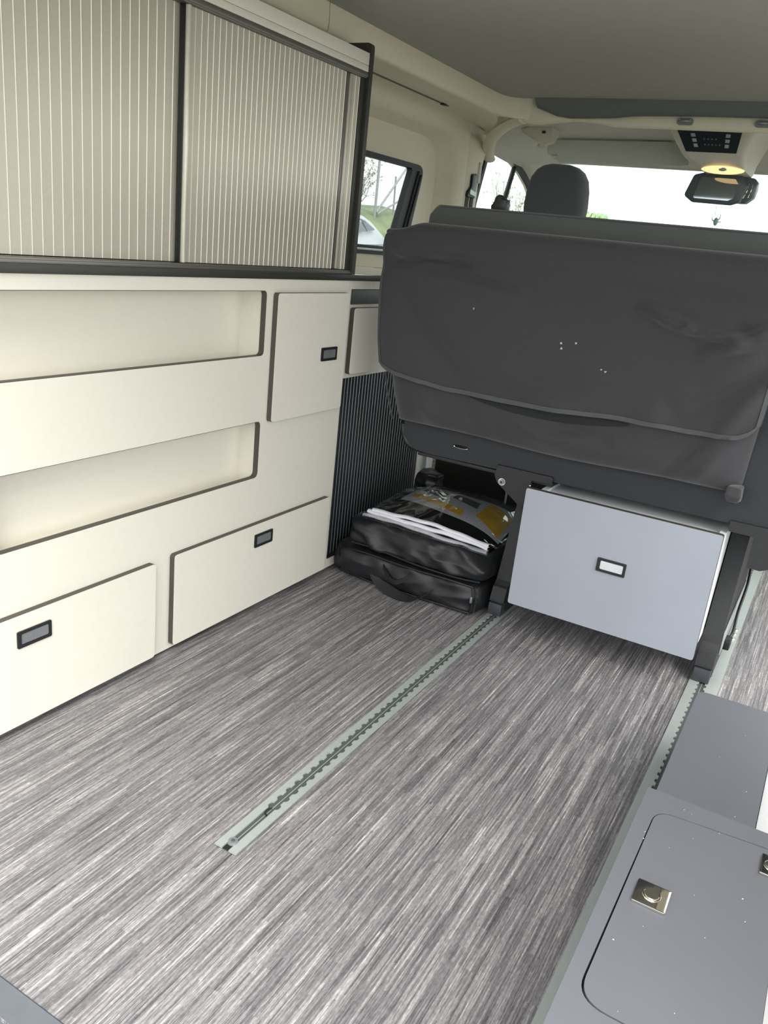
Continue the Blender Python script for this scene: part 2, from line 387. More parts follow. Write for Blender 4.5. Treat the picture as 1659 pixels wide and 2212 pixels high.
# cab headliner
def head_sec(y, z, zl):
    return [(-.40, y, zl - .02), (-.385, y, zl), (-.35, y, lerp(zl, z, .45)), (-.29, y, lerp(zl, z, .8)), (-.20, y, z), (.2, y, z + .008), (.6, y, z + .01), (1.0, y, z + .008), (1.40, y, z), (1.50, y, z - .03)]
hl = struct(sheet('trim_4', 9, 14, lambda u, v: (lambda s_: tuple(lerp(Vector(s_[int(u * 9)]), Vector(s_[int(u * 9)]), 0)))(head_sec(lerp(2.99, 3.93, v), 1.428 - .075 * sstep(.55, 1.0, v), 1.372 - .035 * sstep(.2, 1, v))), M['headliner'], None, .012, 80), 'pale cloth headliner over the driver cab', 'headliner')

# front side door with quarter light
FW = [(3.42, .90), (3.457, 1.116), (3.53, 1.334), (3.59, 1.346), (3.648, 1.344), (3.72, 1.337), (3.799, 1.321), (3.87, 1.304), (3.936, 1.285), (4.036, 1.246), (4.20, 1.15), (4.34, 1.02), (4.38, .90)]
door = struct(plate('door_1', 'x', -.412, -.40, [(3.31, -.03), (3.31, 1.41), (3.66, 1.41), (3.80, 1.385), (3.95, 1.34), (4.10, 1.275), (4.30, 1.15), (4.46, 1.0), (4.50, .88), (4.50, -.03)], M['trimcream'], None, [FW]), 'front left cab door with cream trim and curved window frame', 'cab door')
FWo = [(3.395, .88), (3.435, 1.12), (3.51, 1.352), (3.59, 1.368), (3.66, 1.368), (3.74, 1.362), (3.83, 1.347), (3.91, 1.331), (3.985, 1.309), (4.09, 1.266), (4.25, 1.165), (4.385, 1.03), (4.42, .88)]
plate('window_seal', 'x', -.399, -.385, FWo, M['rubber'], door, [FW], 40)
tube('quarter_bar', [(-.40, 3.862, 1.31), (-.40, 3.80, 1.165), (-.40, 3.71, .90)], .012, M['rubber'], door, 8)
w2 = struct(plate('window_2', 'x', -.418, -.414, FWo, M['screen_glass'], None), 'front left door window pane behind the headrest', 'window')
# A pillar and windscreen
AP = [(3.70, 1.372), (3.80, 1.352), (3.90, 1.331), (3.985, 1.306), (4.09, 1.262), (4.25, 1.160), (4.385, 1.025), (4.45, .88)]
def apfn(u, v):
    i = min(int(v * 7), 6); t = v * 7 - i; y, z = lerp(AP[i][0], AP[i + 1][0], t), lerp(AP[i][1], AP[i + 1][1], t)
    return (lerp(-.396, -.245, u), y + .05 * u * u, z + .045 * math.sin(u * math.pi * .5))
struct(sheet('trim_5', 8, 28, apfn, M['headliner'], None, .012, 70), 'cream covered windscreen pillar beside the driver window', 'pillar')
struct(box('trim_6', -.33, XR, 3.915, 3.955, 1.345, 1.375, M['headliner'], None, .008), 'pale header strip along the top of the windscreen', 'windscreen header')
struct(sheet('window_3', 8, 4, lambda u, v: (lerp(-.27, 1.50, u), lerp(3.95, 4.66, v) + .05 * (1 - (2 * u - 1) ** 2), lerp(1.36, .82, v)), M['screen_glass'], None, .005), 'wide windscreen seen over the bench back', 'windscreen')
fw_ = struct(box('wall_front', -.44, XR + .05, 4.52, 4.70, -.03, .86, M['rubber'], None, .02), 'dark bulkhead and dash below the windscreen', 'bulkhead')
# right side: cab door, rear quarter; the sliding door between them stands open
struct(plate('wall_right', 'x', XR, XR + .04, [(.48, -.03), (.48, 1.40), (1.28, 1.40), (1.28, -.03)], M['trimcream'], None, [rrect(.62, 1.16, .80, 1.22, .06)]), 'cream right rear side wall behind the open sliding door', 'wall')
struct(plate('door_2', 'x', XR, XR + .04, [(2.75, -.03), (2.75, 1.40), (3.66, 1.40), (4.10, 1.27), (4.50, .9), (4.50, -.03)], M['trimcream'], None, [rpoly([(3.1, .88), (4.36, .88), (4.0, 1.24), (3.6, 1.34), (3.1, 1.34)], .05)]), 'front right cab door beyond the open sliding door', 'cab door')

# side window
w1 = struct(plate('window_1', 'x', -.412, -.388, rpoly([(2.02, .874), (2.857, .874), (2.949, 1.203), (2.02, 1.203)], [.03, .05, .04, .03], 6), M['rubber'], None, [rpoly([(2.06, .904), (2.748, .904), (2.857, 1.186), (2.06, 1.186)], [.012, .012, .012, .012], 4)], 40), 'dark framed side window beside the bench', 'window')
plate('window_pane', 'x', -.403, -.399, [(2.05, .895), (2.76, .895), (2.86, 1.19), (2.05, 1.19)], M['tint'], w1)
tube('frame_rib', [(-.386, 2.80, .89), (-.386, 2.902, 1.18)], .005, M['rubber'], w1, 6)
tube('frame_rib', [(-.386, 2.822, .89), (-.386, 2.922, 1.17)], .004, M['rubber'], w1, 6)
box('sill_strip', -.390, -.383, 2.03, 2.80, .886, .894, M['alu'], w1, .001)

# ================================================================== LOW CABINET
cab = thing('storage_cabinet', 'long cream low cabinet with two open niches, a door and two drawers', 'cabinet', (-.15, 1.2, 0))
Y0, Y1 = .52, 1.866
N1 = rrect(.60, 1.5215, .647, .793, .012); N2 = rrect(.815, 1.524, .3535, .4925, .014)
plate('front_panel', 'x', -.015, 0, [(Y0, .008), (Y1, .008), (Y1, .8185), (Y0, .8185)], M['cream'], cab, [N1, N2])
# edge banding seen inside the niche openings
for N_, nm in ((N1, 'niche_edge'), (N2, 'niche_edge')):
    bm = bmesh.new()
    inn = N_; cx = sum(p[0] for p in inn) / len(inn); cz = sum(p[1] for p in inn) / len(inn)
    sh = [(p + (.0012 if p < cx else -.0012), q + (.0012 if q < cz else -.0012)) for p, q in inn]
    add_loft(bm, [[(-.0008, p, q) for p, q in inn], [(-.0008, p, q) for p, q in sh], [(-.0148, p, q) for p, q in sh], [(-.0148, p, q) for p, q in inn]], True, False)
    fin(nm, bm, M['edge'], cab, 40)
for (a0, a1, z0, z1, d) in ((.58, 1.535, .630, .806, .075), (.80, 1.537, .338, .506, .06)):
    bm = bmesh.new()
    add_box(bm, -d - .01, -d, a0, a1, z0, z1)
    add_box(bm, -d, -.0152, a0, a1, z0 - .01, z0 + .001)
    add_box(bm, -d, -.0152, a0, a1, z1 - .001, z1 + .008)
    add_box(bm, -d, -.0152, a1 - .011, a1, z0, z1)
    add_box(bm, -d, -.0152, a0, a0 + .01, z0, z1)
    fin('niche_lining', bm, M['cream'], cab)
box('side_panel', -.33, -.0155, Y0, Y0 + .016, .004, .8185, M['cream'], cab, .001)
box('side_panel', -.33, -.0155, Y1 - .014, Y1, .004, .8185, M['cream'], cab, .001)
box('back_panel', -.335, -.33, Y0, Y1, .004, .8185, M['cream'], cab, 0)
box('plinth', -.07, -.05, Y0 + .02, Y1 - .02, .0005, .02, M['edge'], cab, 0)

def handle(parent, axis, a, p0, p1, q0, q1, btn, proud=.003):
    """push-lock: black bezel ring and push button; axis 'x' faces +x, 'y' faces -y"""
    s_ = 1 if axis == 'x' else -1
    plate('handle_bezel', axis, a - s_ * .001, a + s_ * proud, rrect(p0, p1, q0, q1, .003, 4), M['handle_black'], parent, [rrect(p0 + .008, p1 - .006, q0 + .006, q1 - .006, .003, 4)])
    plate('handle_button', axis, a - s_ * .0005, a + s_ * (proud - .001), rrect(p0 + .0085, p1 - .0065, q0 + .0065, q1 - .0065, .003, 4), btn, parent)
    pm = lerp(p0, p1, .46)
    plate('button_key', axis, a, a + s_ * (proud + .0002), rrect(p0 + .011, pm, q0 + .009, q1 - .009, .002, 4), btn, parent)

def front(name, parent, y0, y1, z0, z1, th=.012, r=.008):
    o = plate(name, 'x', .0008, th - .0012, rrect(y0, y1, z0, z1, r, 4), M['edge'], parent)
    plate('front_face', 'x', th - .0012, th, rrect(y0 + .0004, y1 - .0004, z0 + .0004, z1 - .0004, r, 4), M['cream'], o)
    return o
TH = .015
d1 = front('drawer', cab, .58, 1.176, .016, .236, TH); handle(d1, 'x', TH, .838, .910, .173, .206, M['handle_grey'])
d2 = front('drawer', cab, 1.231, 1.838, .020, .238, TH); handle(d2, 'x', TH, 1.506, 1.577, .178, .212, M['handle_grey'])
dr = front('door', cab, 1.545, 1.850, .489, .789, TH); handle(dr, 'x', TH, 1.735, 1.806, .621, .655, M['handle_grey'])

# worktop
wt = tag(box('worktop', -.338, .004, Y0, 2.50, .8190, .8335, M['worktop'], None, .0015), 'glossy worktop with a dark front edge lying on the low cream cabinets', 'worktop')
box('edge_strip', .0041, .0058, Y0, 2.50, .8188, .8336, M['worktop_edge'], wt, .0005)

# side cabinet forward of it: shelf slot, small door, anthracite tambour
sc_ = thing('tambour_cabinet', 'narrow cabinet with a small cream door above a dark slatted roller shutter', 'cabinet', (-.15, 2.13, 0))
plate('front_panel', 'x', -.015, -.0005, [(1.867, .008), (2.50, .008), (2.50, .8185), (1.867, .8185)], M['cream'], sc_, [rrect(1.8785, 2.36, .757, .797, .004), rrect(1.8715, 2.405, .036, .5625, .004)])
bm = bmesh.new()
add_box(bm, -.10, -.09, 1.87, 2.37, .75, .806); add_box(bm, -.09, -.0155, 1.87, 2.37, .748, .757); add_box(bm, -.09, -.0155, 1.87, 2.37, .797, .805)
fin('shelf_slot', bm, M['rail_alu'], sc_)
box('shelf_lip', -.012, -.0135 + .004, 1.88, 2.36, .757, .795, M['tint'] if False else M['aludark'], sc_, .001)
sd = front('door', sc_, 1.880, 2.34, .575, .750, TH)
handle(sd, 'x', TH, 2.24, 2.31, .65, .684, M['handle_grey'])
box('side_panel', -.33, -.0155, 2.484, 2.50, .004, .8185, M['cream'], sc_, .001)
box('end_post', -.03, .004, 2.42, 2.452, .004, .5625, M['alu'], sc_, .002)
box('end_post', -.03, .006, 2.455, 2.50, .004, .8185, M['white'], sc_, .002)
box('shutter_track', -.013, .001, 1.873, 2.404, .036, .043, M['plastic'], sc_, .001)
sh = box('roller_shutter', -.020, -.0145, 1.872, 2.405, .040, .560, M['gap'], sc_, 0)
def slat_mesh(name, w, z0, z1, m, m2, h=.004, gap=.0012):
    bm = bmesh.new()
    b = gap
    prof = [(0, 0), (h, .0001), (h, w - b), (h + b * .45, w - b * .75), (h + b * .45, w - b * .35), (h * .5, w - b * .2), (0, w - b * .15)]
    add_loft(bm, [[(px_, py_, z0) for px_, py_ in prof], [(px_, py_, z1) for px_, py_ in prof]])
    bmesh.ops.recalc_face_normals(bm, faces=bm.faces)
    for f_ in bm.faces:
        c_ = f_.calc_center_median()
        if c_.y > w - b * 1.01 and abs(f_.normal.z) < .5: f_.material_index = 1
    me = bpy.data.meshes.new(name); bm.to_mesh(me); bm.free(); me.materials.append(m); me.materials.append(m2)
    return me
me = slat_mesh('dark_slat', .0160, .042, .559, M['darkslat'], M['darkslatline'], .004, .0018)
for i in range(33):
    link(bpy.data.objects.new('slat', me), sh, (-.0144, 1.8735 + i * .0161, 0))

# ================================================================== OVERHEAD CABINET
oh = thing('overhead_cabinet', 'overhead cabinet with two ribbed aluminium roller shutters', 'cabinet', (-.13, 1.2, .834))
OY0, OY1 = .56, 1.862
box('bottom_track', -.05, .001, OY0, OY1, .8345, .8445, M['rail_alu'], oh, .0015)
box('bottom_rail', -.256, -.002, OY0, OY1, .8338, .8400, M['worktop_edge'], oh, 0)
box('track_lip', -.001, .0035, OY0, OY1, .8345, .8405, M['rail_alu'], oh, .001)
box('top_track', -.05, .002, OY0, OY1, 1.289, 1.3025, M['rail_alu'], oh, .0015)
box('track_lip', -.001, .0045, OY0, OY1, 1.2915, 1.3015, M['rail_alu'], oh, .001)
box('fascia', -.018, .003, OY0, OY1, 1.303, 1.3168, M['cream'], oh, .0008)
box('fascia', -.018, .003, OY0, OY1, 1.3175, 1.344, M['cream'], oh, .0008)
box('top_panel', -.256, -.018, OY0, OY1, 1.303, 1.313, M['cream'], oh, 0)
box('back_panel', -.262, -.256, OY0, OY1, .8338, 1.313, M['worktop_edge'], oh, 0)
plate('end_panel', 'y', OY1 + .0005, OY1 + .0155, rpoly([(-.26, .834), (.006, .834), (.006, 1.367), (-.26, 1.367)], [0, 0, .012, .012], 5), M['worktop_edge'], oh)
plate('end_panel', 'y', OY0 - .015, OY0 - .0005, rpoly([(-.26, .834), (.006, .834), (.006, 1.367), (-.26, 1.367)], [0, 0, .012, .012], 5), M['worktop_edge'], oh)
box('inner_stile', -.03, -.002, 1.8425, 1.8618, .845, 1.289, M['worktop_edge'], oh, .001)
meS = slat_mesh('shutter_slat', .0205, .846, 1.2885, M['slat'], M['slatline'], .0034, .0020)
meT = slat_mesh('shutter_slat_narrow', .0168, .846, 1.2885, M['slat'], M['slatline'], .0034, .0020)
shL = box('roller_shutter', -.0255, -.0215, OY0 + .005, 1.252, .846, 1.2885, M['worktop_edge'], oh, 0)
n = 0; y = 1.2315
while y > OY0 + .01:
    link(bpy.data.objects.new('slat', meS), shL, (-.0214, y, 0)); y -= .0206
box('pull_profile_and_shade', -.017, -.0045, 1.2430, 1.2455, .845, 1.289, M['plastic'], oh, .001)  # black strip painting the shade of the recess beside the centre profile
box('pull_profile_and_shade', -.020, .0015, 1.2462, 1.2560, .845, 1.289, M['slatline'], oh, .003)
shR = box('roller_shutter', -.0135, -.0095, 1.2565, 1.842, .846, 1.2885, M['worktop_edge'], oh, 0)
y = 1.2570
for i in range(31):
    link(bpy.data.objects.new('slat', meT), shR, (-.0094, y, 0)); y += .0169
link(bpy.data.objects.new('slat', meT), shR, (-.0094, 1.8085, 0)); link(bpy.data.objects.new('slat', meT), shR, (-.0094, 1.8250, 0))
box('pull_profile_and_shade', -.010, -.0055, 1.7835, 1.7955, .846, 1.2885, M['rail_alu'], oh, .001)
box('pull_profile_and_shade', -.010, -.0015, 1.7960, 1.8075, .846, 1.2885, M['slat'], oh, .003)

# ================================================================== FLOOR RAILS
def rail(name, label, x0, xs0, xs1, x1, y0, y1, first):
    t = thing(name, label, 'floor rail', ((x0 + x1) / 2, y0, 0), 'aluminium seat rails let into the floor')
    P = .0254; r = .0075; xc = (xs0 + xs1) / 2
    def edge(side):
        xb = xs0 if side < 0 else xs1; pts = [(xb, y0)]
        yy = first
        while yy < y1 - .02:
            for k in range(7):
                a = -math.pi / 2 + math.pi * k / 6
                pts.append((xb + side * r * .62 * math.cos(a), yy + r * 1.05 * math.sin(a)))
            yy += P
        pts.append((xb, y1)); return pts
    for side, xo in ((-1, x0), (1, x1)):
        bm = bmesh.new(); P_ = edge(side)
        A = [bm.verts.new((px_, py_, .0042)) for px_, py_ in P_]; B = [bm.verts.new((xo, py_, .0042)) for px_, py_ in P_]
        C = [bm.verts.new((px_, py_, .0015)) for px_, py_ in P_]; D = [bm.verts.new((xo, py_, .0015)) for px_, py_ in P_]
        for k in range(len(P_) - 1):
            bm.faces.new((A[k], A[k + 1], B[k + 1], B[k])); bm.faces.new((C[k], C[k + 1], A[k + 1], A[k])); bm.faces.new((B[k], B[k + 1], D[k + 1], D[k])); bm.faces.new((D[k], D[k + 1], C[k + 1], C[k]))
        bm.faces.new((A[0], B[0], D[0], C[0])); bm.faces.new((A[-1], C[-1], D[-1], B[-1]))
        fin('track_flange', bm, M['alu'], t, 30)
    box('track_channel', x0 + .001, x1 - .001, y0 + .0005, y1, .0002, .0014, M['aludark'], t, 0)
    box('channel_rib', xc - .0006, xc + .0006, y0 + .02, y1, .0012, .0020, M['alu'], t, 0)
    return t
ra = rail('floor_rail', 'aluminium floor rail running from the open floor up to the soft bags', .489, .504, .517, .532, .828, 2.62, .955)
bm = bmesh.new(); bmesh.ops.create_cone(bm, cap_ends=True, segments=20, radius1=.0085, radius2=.0075, depth=.004, matrix=Matrix.Translation((.5105, .847, .0050)))
scw = fin('screw', bm, M['handle_grey'], ra, 40)
bm = bmesh.new(); bmesh.ops.create_cone(bm, cap_ends=True, segments=6, radius1=.0035, radius2=.0035, depth=.001, matrix=Matrix.Translation((.5105, .847, .0072))); fin('screw_socket', bm, M['aludark'], scw, 30)
bm = bmesh.new(); add_box(bm, .505, .516, .829, .838, .0016, .0026); fin('end_stop', bm, M['plastic'], ra)
tube('stop_spring', [(.5165 + .009 * math.cos(a), .938 + .011 * math.sin(a), .0045) for a in [2.2 + k * .3 for k in range(9)]], .0016, M['plastic'], ra, 6)
rb = rail('floor_rail', 'aluminium floor rail beside the stepped grey box with bolts on its flange', 1.022, 1.045, 1.0585, 1.090, .56, 2.95, 1.10)
for yy in (2.245, 2.28, 2.315):
    bm = bmesh.new(); bmesh.ops.create_uvsphere(bm, u_segments=10, v_segments=6, radius=.0065, matrix=Matrix.Translation((1.078, yy, .005)) @ Matrix.Diagonal((1, 1, .7, 1))); fin('bolt', bm, M['chrome'], rb, 60)

# ================================================================== BENCH
bn = thing('bench_seat', 'black two seat van bench on floor rails with a pulled out drawer', 'bench', (.6, 2.2, 0))
def leg(xa, xb):
    prof = [(1.930, .040), (1.953, .040), (1.953, .012), (2.46, .012), (2.46, .06), (2.30, .37), (2.06, .37), (2.048, .350), (1.963, .096), (1.951, .084), (1.944, .080), (1.936, .055)]
    bm = bmesh.new(); add_plate(bm, 'x', xa, xb, rpoly(prof, .004, 2))
    return fin('leg', bm, M['steel'], bn, 30)
for xa, xb in ((.4885, .528), (1.0245, 1.0655)):
    leg(xa, xb)
    f = box('foot', xa + .001, xb - .001, 1.926, 1.966, .0046, .0385, M['foot'], bn, .002)
    box('foot_clamp', xa + .002, xb - .002, 1.967, 2.44, .0046, .0115, M['plastic'], bn, .001)
# board behind / below the cover
def tilt(z): return 1.950 - .028 * (z - .40)
bd = [( .165, .430), (.205, .398), (.245, .394), (.56, .398), (1.02, .400), (1.26, .400), (1.30, .42), (1.30, .98), (.165, .98)]
slot = [(.339 + .024 * math.cos(2 * math.pi * k / 20), .432 + .0055 * math.sin(2 * math.pi * k / 20) + .004 * math.cos(2 * math.pi * k / 20) * 0) for k in range(20)]
slot2 = [(1.20 + .024 * math.cos(2 * math.pi * k / 20), .432 + .0055 * math.sin(2 * math.pi * k / 20)) for k in range(20)]
bo = plate('back_board', 'y', 1.945, 1.957, rpoly(bd, .012, 4), M['board'], bn, [slot, slot2])
box('board_lip', .215, .60, 1.9455, 1.99, .384, .3935, M['steel'], bn, .002)
box('board_lip', 1.03, 1.27, 1.958, 1.99, .384, .398, M['steel'], bn, .002)
for cx in (.339, 1.20):
    tube('pull_slot', [(cx + .021 * math.cos(a), 1.9475, .4315 + .0045 * math.sin(a)) for a in [math.pi + k * math.pi / 10 for k in range(11)]], .0022, M['chrome'], bo, 6)
    box('slot_backing', cx - .03, cx + .03, 1.958, 1.962, .42, .445, M['gap'], bo, 0)
tube('board_edge_tube', spline([(.163, 1.953, .52), (.158, 1.953, .46), (.166, 1.953, .427), (.184, 1.953, .406), (.222, 1.953, .398)], 6), .0085, M['plastic'], bn, 10)
# bracket plates with bolt
plate('bracket', 'y', 1.936, 1.9445, [(.452, .411), (.447, .383), (.4565, .365), (.531, .314), (.5415, .333), (.548, .392), (.600, .394), (.602, .408), (.598, .4115)], M['steel'], bn)
plate('bracket', 'y', 1.936, 1.9445, [(1.024, .4095), (1.024, .384), (1.0785, .384), (1.079, .31), (1.108, .31), (1.15, .33), (1.19, .36), (1.195, .411)], M['steel'], bn)
bm = bmesh.new(); bmesh.ops.create_cone(bm, cap_ends=True, segments=24, radius1=.0098, radius2=.0098, depth=.003, matrix=Matrix.Translation((.4705, 1.9345, .370)) @ Matrix.Rotation(math.pi / 2, 4, 'X')); bl = fin('bolt', bm, M['chrome'], bn, 40)
bm = bmesh.new(); bmesh.ops.create_cone(bm, cap_ends=True, segments=24, radius1=.0055, radius2=.0065, depth=.004, matrix=Matrix.Translation((.4705, 1.9315, .370)) @ Matrix.Rotation(math.pi / 2, 4, 'X')); fin('bolt_head', bm, M['handle_grey'], bl, 40)
bm = bmesh.new(); bmesh.ops.create_cone(bm, cap_ends=True, segments=6, radius1=.0028, radius2=.0028, depth=.001, matrix=Matrix.Translation((.4705, 1.929, .370)) @ Matrix.Rotation(math.pi / 2, 4, 'X')); fin('bolt_socket', bm, M['gap'], bl, 30)
# seat cushion (front side) and backrest
bm = bmesh.new(); add_box(bm, .17, 1.29, 2.06, 2.52, .417, .54, .03, 3); fin('seat_cushion', bm, M['mesh'], bn, 60)
box('seat_pan', .22, 1.25, 1.985, 2.50, .402, .416, M['steel'], bn, .002)
zs = [.53, .60, .80, .95, 1.0, 1.018, 1.026]
def back_sec(z):
    r = max(0., (z - .985) / .041); ins = .018 * r * r; yo = tilt(z)
    a, b, c, d = .158 + ins * 1.0, 1.30 - ins, yo + .012 + ins, yo + .125 - ins * 1.6
    return [(x, y_, z) for x, y_ in rpoly([(a, c), (b, c), (b, d), (a, d)], .022, 4)]
br = loft('backrest', [back_sec(z) for z in zs], M['mesh'], bn, True, True, 60)
tube('backrest_seam', [(x, tilt(1.01) + .026, 1.0215) for x in (.19, .5, .8, 1.27)], .0018, M['binding'], br, 6)
# belt guide on top of the backrest
bg_ = [(.306, 1.018), (.304, 1.036), (.310, 1.044), (.314, 1.058), (.323, 1.064), (.331, 1.055), (.343, 1.053), (.345, 1.040), (.342, 1.018)]
plate('belt_guide', 'y', 2.005, 2.035, rpoly(bg_, .003, 2), M['plastic'], bn, bev=.003)
# release lever on the outer side
tube('release_lever', spline([(1.074, 2.30, .22), (1.080, 2.24, .17), (1.078, 2.16, .115), (1.081, 2.10, .085), (1.076, 2.08, .072)], 5), .004, M['plastic'], bn, 7)
box('lever_grip', 1.068, 1.084, 2.045, 2.09, .052, .078, M['plastic'], bn, .004)
box('side_plate', 1.0663, 1.0695, 1.99, 2.44, .06, .12, M['alu'], bn, .001)
# drawer
def dyz(o):  # drawer sits very slightly skewed, like the photo
    return o
DX0, DX1, DZ0, DZ1, DY = .5615, 1.0235, .082, .3915, 1.862
dw = plate('drawer', 'y', DY + .0015, DY + .016, rrect(DX0, DX1, DZ0, DZ1, .006, 4), M['edge'], bn)
plate('front_face', 'y', DY, DY + .0015, rrect(DX0 + .0003, DX1 - .0003, DZ0 + .0003, DZ1 - .0003, .006, 4), M['drawer'], dw)
bm = bmesh.new()
add_box(bm, DX0 + .018, DX0 + .032, DY + .0165, 2.32, .11, .378); add_box(bm, DX1 - .016, DX1 - .002, DY + .0165, 2.32, .11, .378)
add_box(bm, DX0 + .032, DX1 - .016, 2.306, 2.32, .11, .378); add_box(bm, DX0 + .032, DX1 - .016, DY + .0165, 2.306, .11, .12)
add_box(bm, DX0 + .032, DX1 - .016, DY + .0165, DY + .022, .12, .378)
fin('drawer_box', bm, M['white'], dw)
box('gap_brightener', DX0 + .0325, DX1 - .0165, DY + .0225, 2.305,   .366, .370, M['white'], dw, .001)  # white sheet added inside the drawer to brighten the gap above its front
handle(dw, 'y', DY, .7645, .8335, .2335, .2675, M['handle_white'])
bm = bmesh.new(); bmesh.ops.create_uvsphere(bm, u_segments=8, v_segments=6, radius=.003, matrix=Matrix.Translation((.5555, 1.905, .386))); fin('runner_screw', bm, M['chrome'], dw, 60)

# ------------------------------------------------------------------ seat back cover
cv = thing('seat_back_cover', 'black nylon storage cover with a closing flap hung over the bench back', 'seat cover', (.57, 1.9, .475))
RID = [ # x0,z0,x1,z1, amplitude (towards viewer +), width
    (.135, .885, .32, .897, -.016, .016), (.15, .868, .46, .835, .011, .024), (.13, .91, .18, .89, .008, .016), (.34, .86, .62, .83, -.004, .03),
    (.76, .842, .86, .820, .016, .016), (.86, .820, .965, .803, .015, .013), (.955, .805, 1.05, .855, .016, .012), (.90, .772, 1.05, .822, .012, .012),
    (.74, .850, .80, .815, -.006, .012), (.95, .835, .99, .820, -.007, .014),
    (1.04, .76, .86, .645, -.024, .035), (.88, .66, 1.0, .76, .014, .03), (.80, .60, .88, .68, .008, .03), (1.02, .70, .96, .60, .008, .02),
    (.14, .82, .36, .60, -.010, .035), (.40, .60, .62, .66, -.008, .03), (.12, .70, .22, .62, .004, .03), (.45, .66, .60, .60, .005, .03), (.26, .95, .30, .80, .003, .03),
    (.22, .58, .28, .48, .008, .03), (.34, .57, .42, .48, -.007, .03), (.48, .545, .62, .50, .007, .025), (.62, .55, .72, .535, -.008, .016),
    (.60, .52, .70, .54, .007, .014), (.86, .49, .93, .58, -.008, .016), (.93, .49, .98, .57, .007, .015), (.30, .52, .46, .50, -.004, .03)]
def ridge(x, z):
    s_ = 0
    for x0, z0, x1, z1, a, w in RID:
        dx, dz = x1 - x0, z1 - z0; L2 = dx * dx + dz * dz
        t = max(0, min(1, ((x - x0) * dx + (z - z0) * dz) / L2))
        d2 = (x - x0 - t * dx) ** 2 + (z - z0 - t * dz) ** 2
        s_ += 1.7 * a * math.exp(-d2 / (w * w * .7)) * (.35 + .65 * math.sin(math.pi * (.12 + .76 * t)))
    return s_ + .0016 * math.sin(17 * x + 9 * z) * math.sin(11 * z - 4 * x + 1)
def cov_x(u, z):
    xl = interp([(.47, .147), (.50, .135), (.55, .118), (.60, .106), (.68, .098), (.80, .090), (.90, .088), (.94, .094), (.96, .106), (.976, .125)], z)
    xr = interp([(.47, 1.030), (.50, 1.034), (.60, 1.038), (.70, 1.043), (.97, 1.05)], z)
    return lerp(xl, xr, u)
def cov_base(z): return 1.885 - .022 * sstep(.50, .75, z) + .004 * sstep(.9, .97, z) - .006 * math.exp(-((z - .930) / .028) ** 2) + .009 * math.exp(-((z - .872) / .030) ** 2)
def cov_top(x): return .976 - .022 * sstep(.20, .11, x)
def bodyfn(u, v):
    z = lerp(.474 + .004 * math.sin(9 * u), .962, v); x = cov_x(lerp(.006, .994, u), z)
    e = 1 - abs(2 * u - 1) ** 14; f = 1 - max(0, (.10 - v) / .10) ** 2 * .55
    y = cov_base(z) + .006 - ridge(x, z) * e
    y = lerp(1.940, y, max(.02, min(1, e * f)))
    return (x, min(y, 1.940), z)
def cbag():
    bm = bmesh.new(); nu, nv = 90, 60
    g = [[bm.verts.new(bodyfn(i / nu, j / nv)) for j in range(nv + 1)] for i in range(nu + 1)]
    for i in range(nu):
        for j in range(nv): bm.faces.new((g[i][j], g[i + 1][j], g[i + 1][j + 1], g[i][j + 1]))
    ring = [g[i][0] for i in range(nu + 1)] + [g[nu][j] for j in range(1, nv + 1)] + [g[i][nv] for i in range(nu - 1, -1, -1)] + [g[0][j] for j in range(nv - 1, 0, -1)]
    back = [bm.verts.new((v.co.x, 1.9435, v.co.z)) for v in ring]
    for i in range(len(ring)):
        k = (i + 1) % len(ring); bm.faces.new((ring[i], back[i], back[k], ring[k]))
    bm.faces.new(back)
    return fin('pouch', bm, M['cover'], cv, 70)
pouch = cbag()
FZ = [(.09, .640), (.105, .618), (.13, .606), (.155, .599), (.306, .583), (.457, .582), (.598, .586), (.74, .596), (.895, .595), (1.00, .601), (1.025, .615), (1.040, .640), (1.055, .67)]
def flapfn(u, v):
    # v=0 bottom edge, v=1 goes up over the top and onto the back
    x0 = cov_x(u, .66)
    zb = interp(FZ, x0)
    if v < .86:
        t = v / .86; z = lerp(zb, .950, t); x = cov_x(u, max(z, .62))
        e = 1 - abs(2 * u - 1) ** 20
        lift = .010 * math.exp(-((x - .60) / .10) ** 2) * (1 - t) ** 6
        y = cov_base(z) - .004 - ridge(x, z) * (.25 + .75 * e) - lift + .012 * (1 - e)
        return (x, y, z)
    t = (v - .86) / .14; x = cov_x(u, .955); zt = cov_top(x)
    y0 = cov_base(.95) - .004 - ridge(x, .95); a = t * math.pi * .62
    return (x, y0 + .030 * (1 - math.cos(a)), .950 + (zt - .950) * math.sin(min(a, math.pi / 2)))
fl = sheet('flap', 100, 66, flapfn, M['cover'], cv, -.003, 70)
# taped edge of the flap
def tapefn(s):
    if s < .18: u, v = .0, lerp(.80, .02, s / .18)
    elif s > .82: u, v = 1., lerp(.02, .80, (s - .82) / .18)
    else: u, v = lerp(0, 1, (s - .18) / .64), 0
    return u, v
bm = bmesh.new(); prev = None; NS = 160
for i in range(NS + 1):
    s_ = i / NS; u, v = tapefn(s_)
    p = Vector(flapfn(u, v)) + Vector((0, -.0052, 0))
    u2, v2 = (min(max(u, .009), .991), max(v, .026))
    q = Vector(flapfn(u2, v2)) + Vector((0, -.0052, 0))
    a, b = bm.verts.new(p), bm.verts.new(q); c, d = bm.verts.new(p + Vector((0, .004, -.0006))), bm.verts.new(q + Vector((0, .004, 0)))
    if prev:
        bm.faces.new((prev[0], a, b, prev[1])); bm.faces.new((prev[2], prev[3], d, c)); bm.faces.new((prev[0], prev[2], c, a)); bm.faces.new((prev[1], b, d, prev[3]))
    prev = (a, b, c, d)
fin('binding_tape', bm, M['binding'], fl, 60)
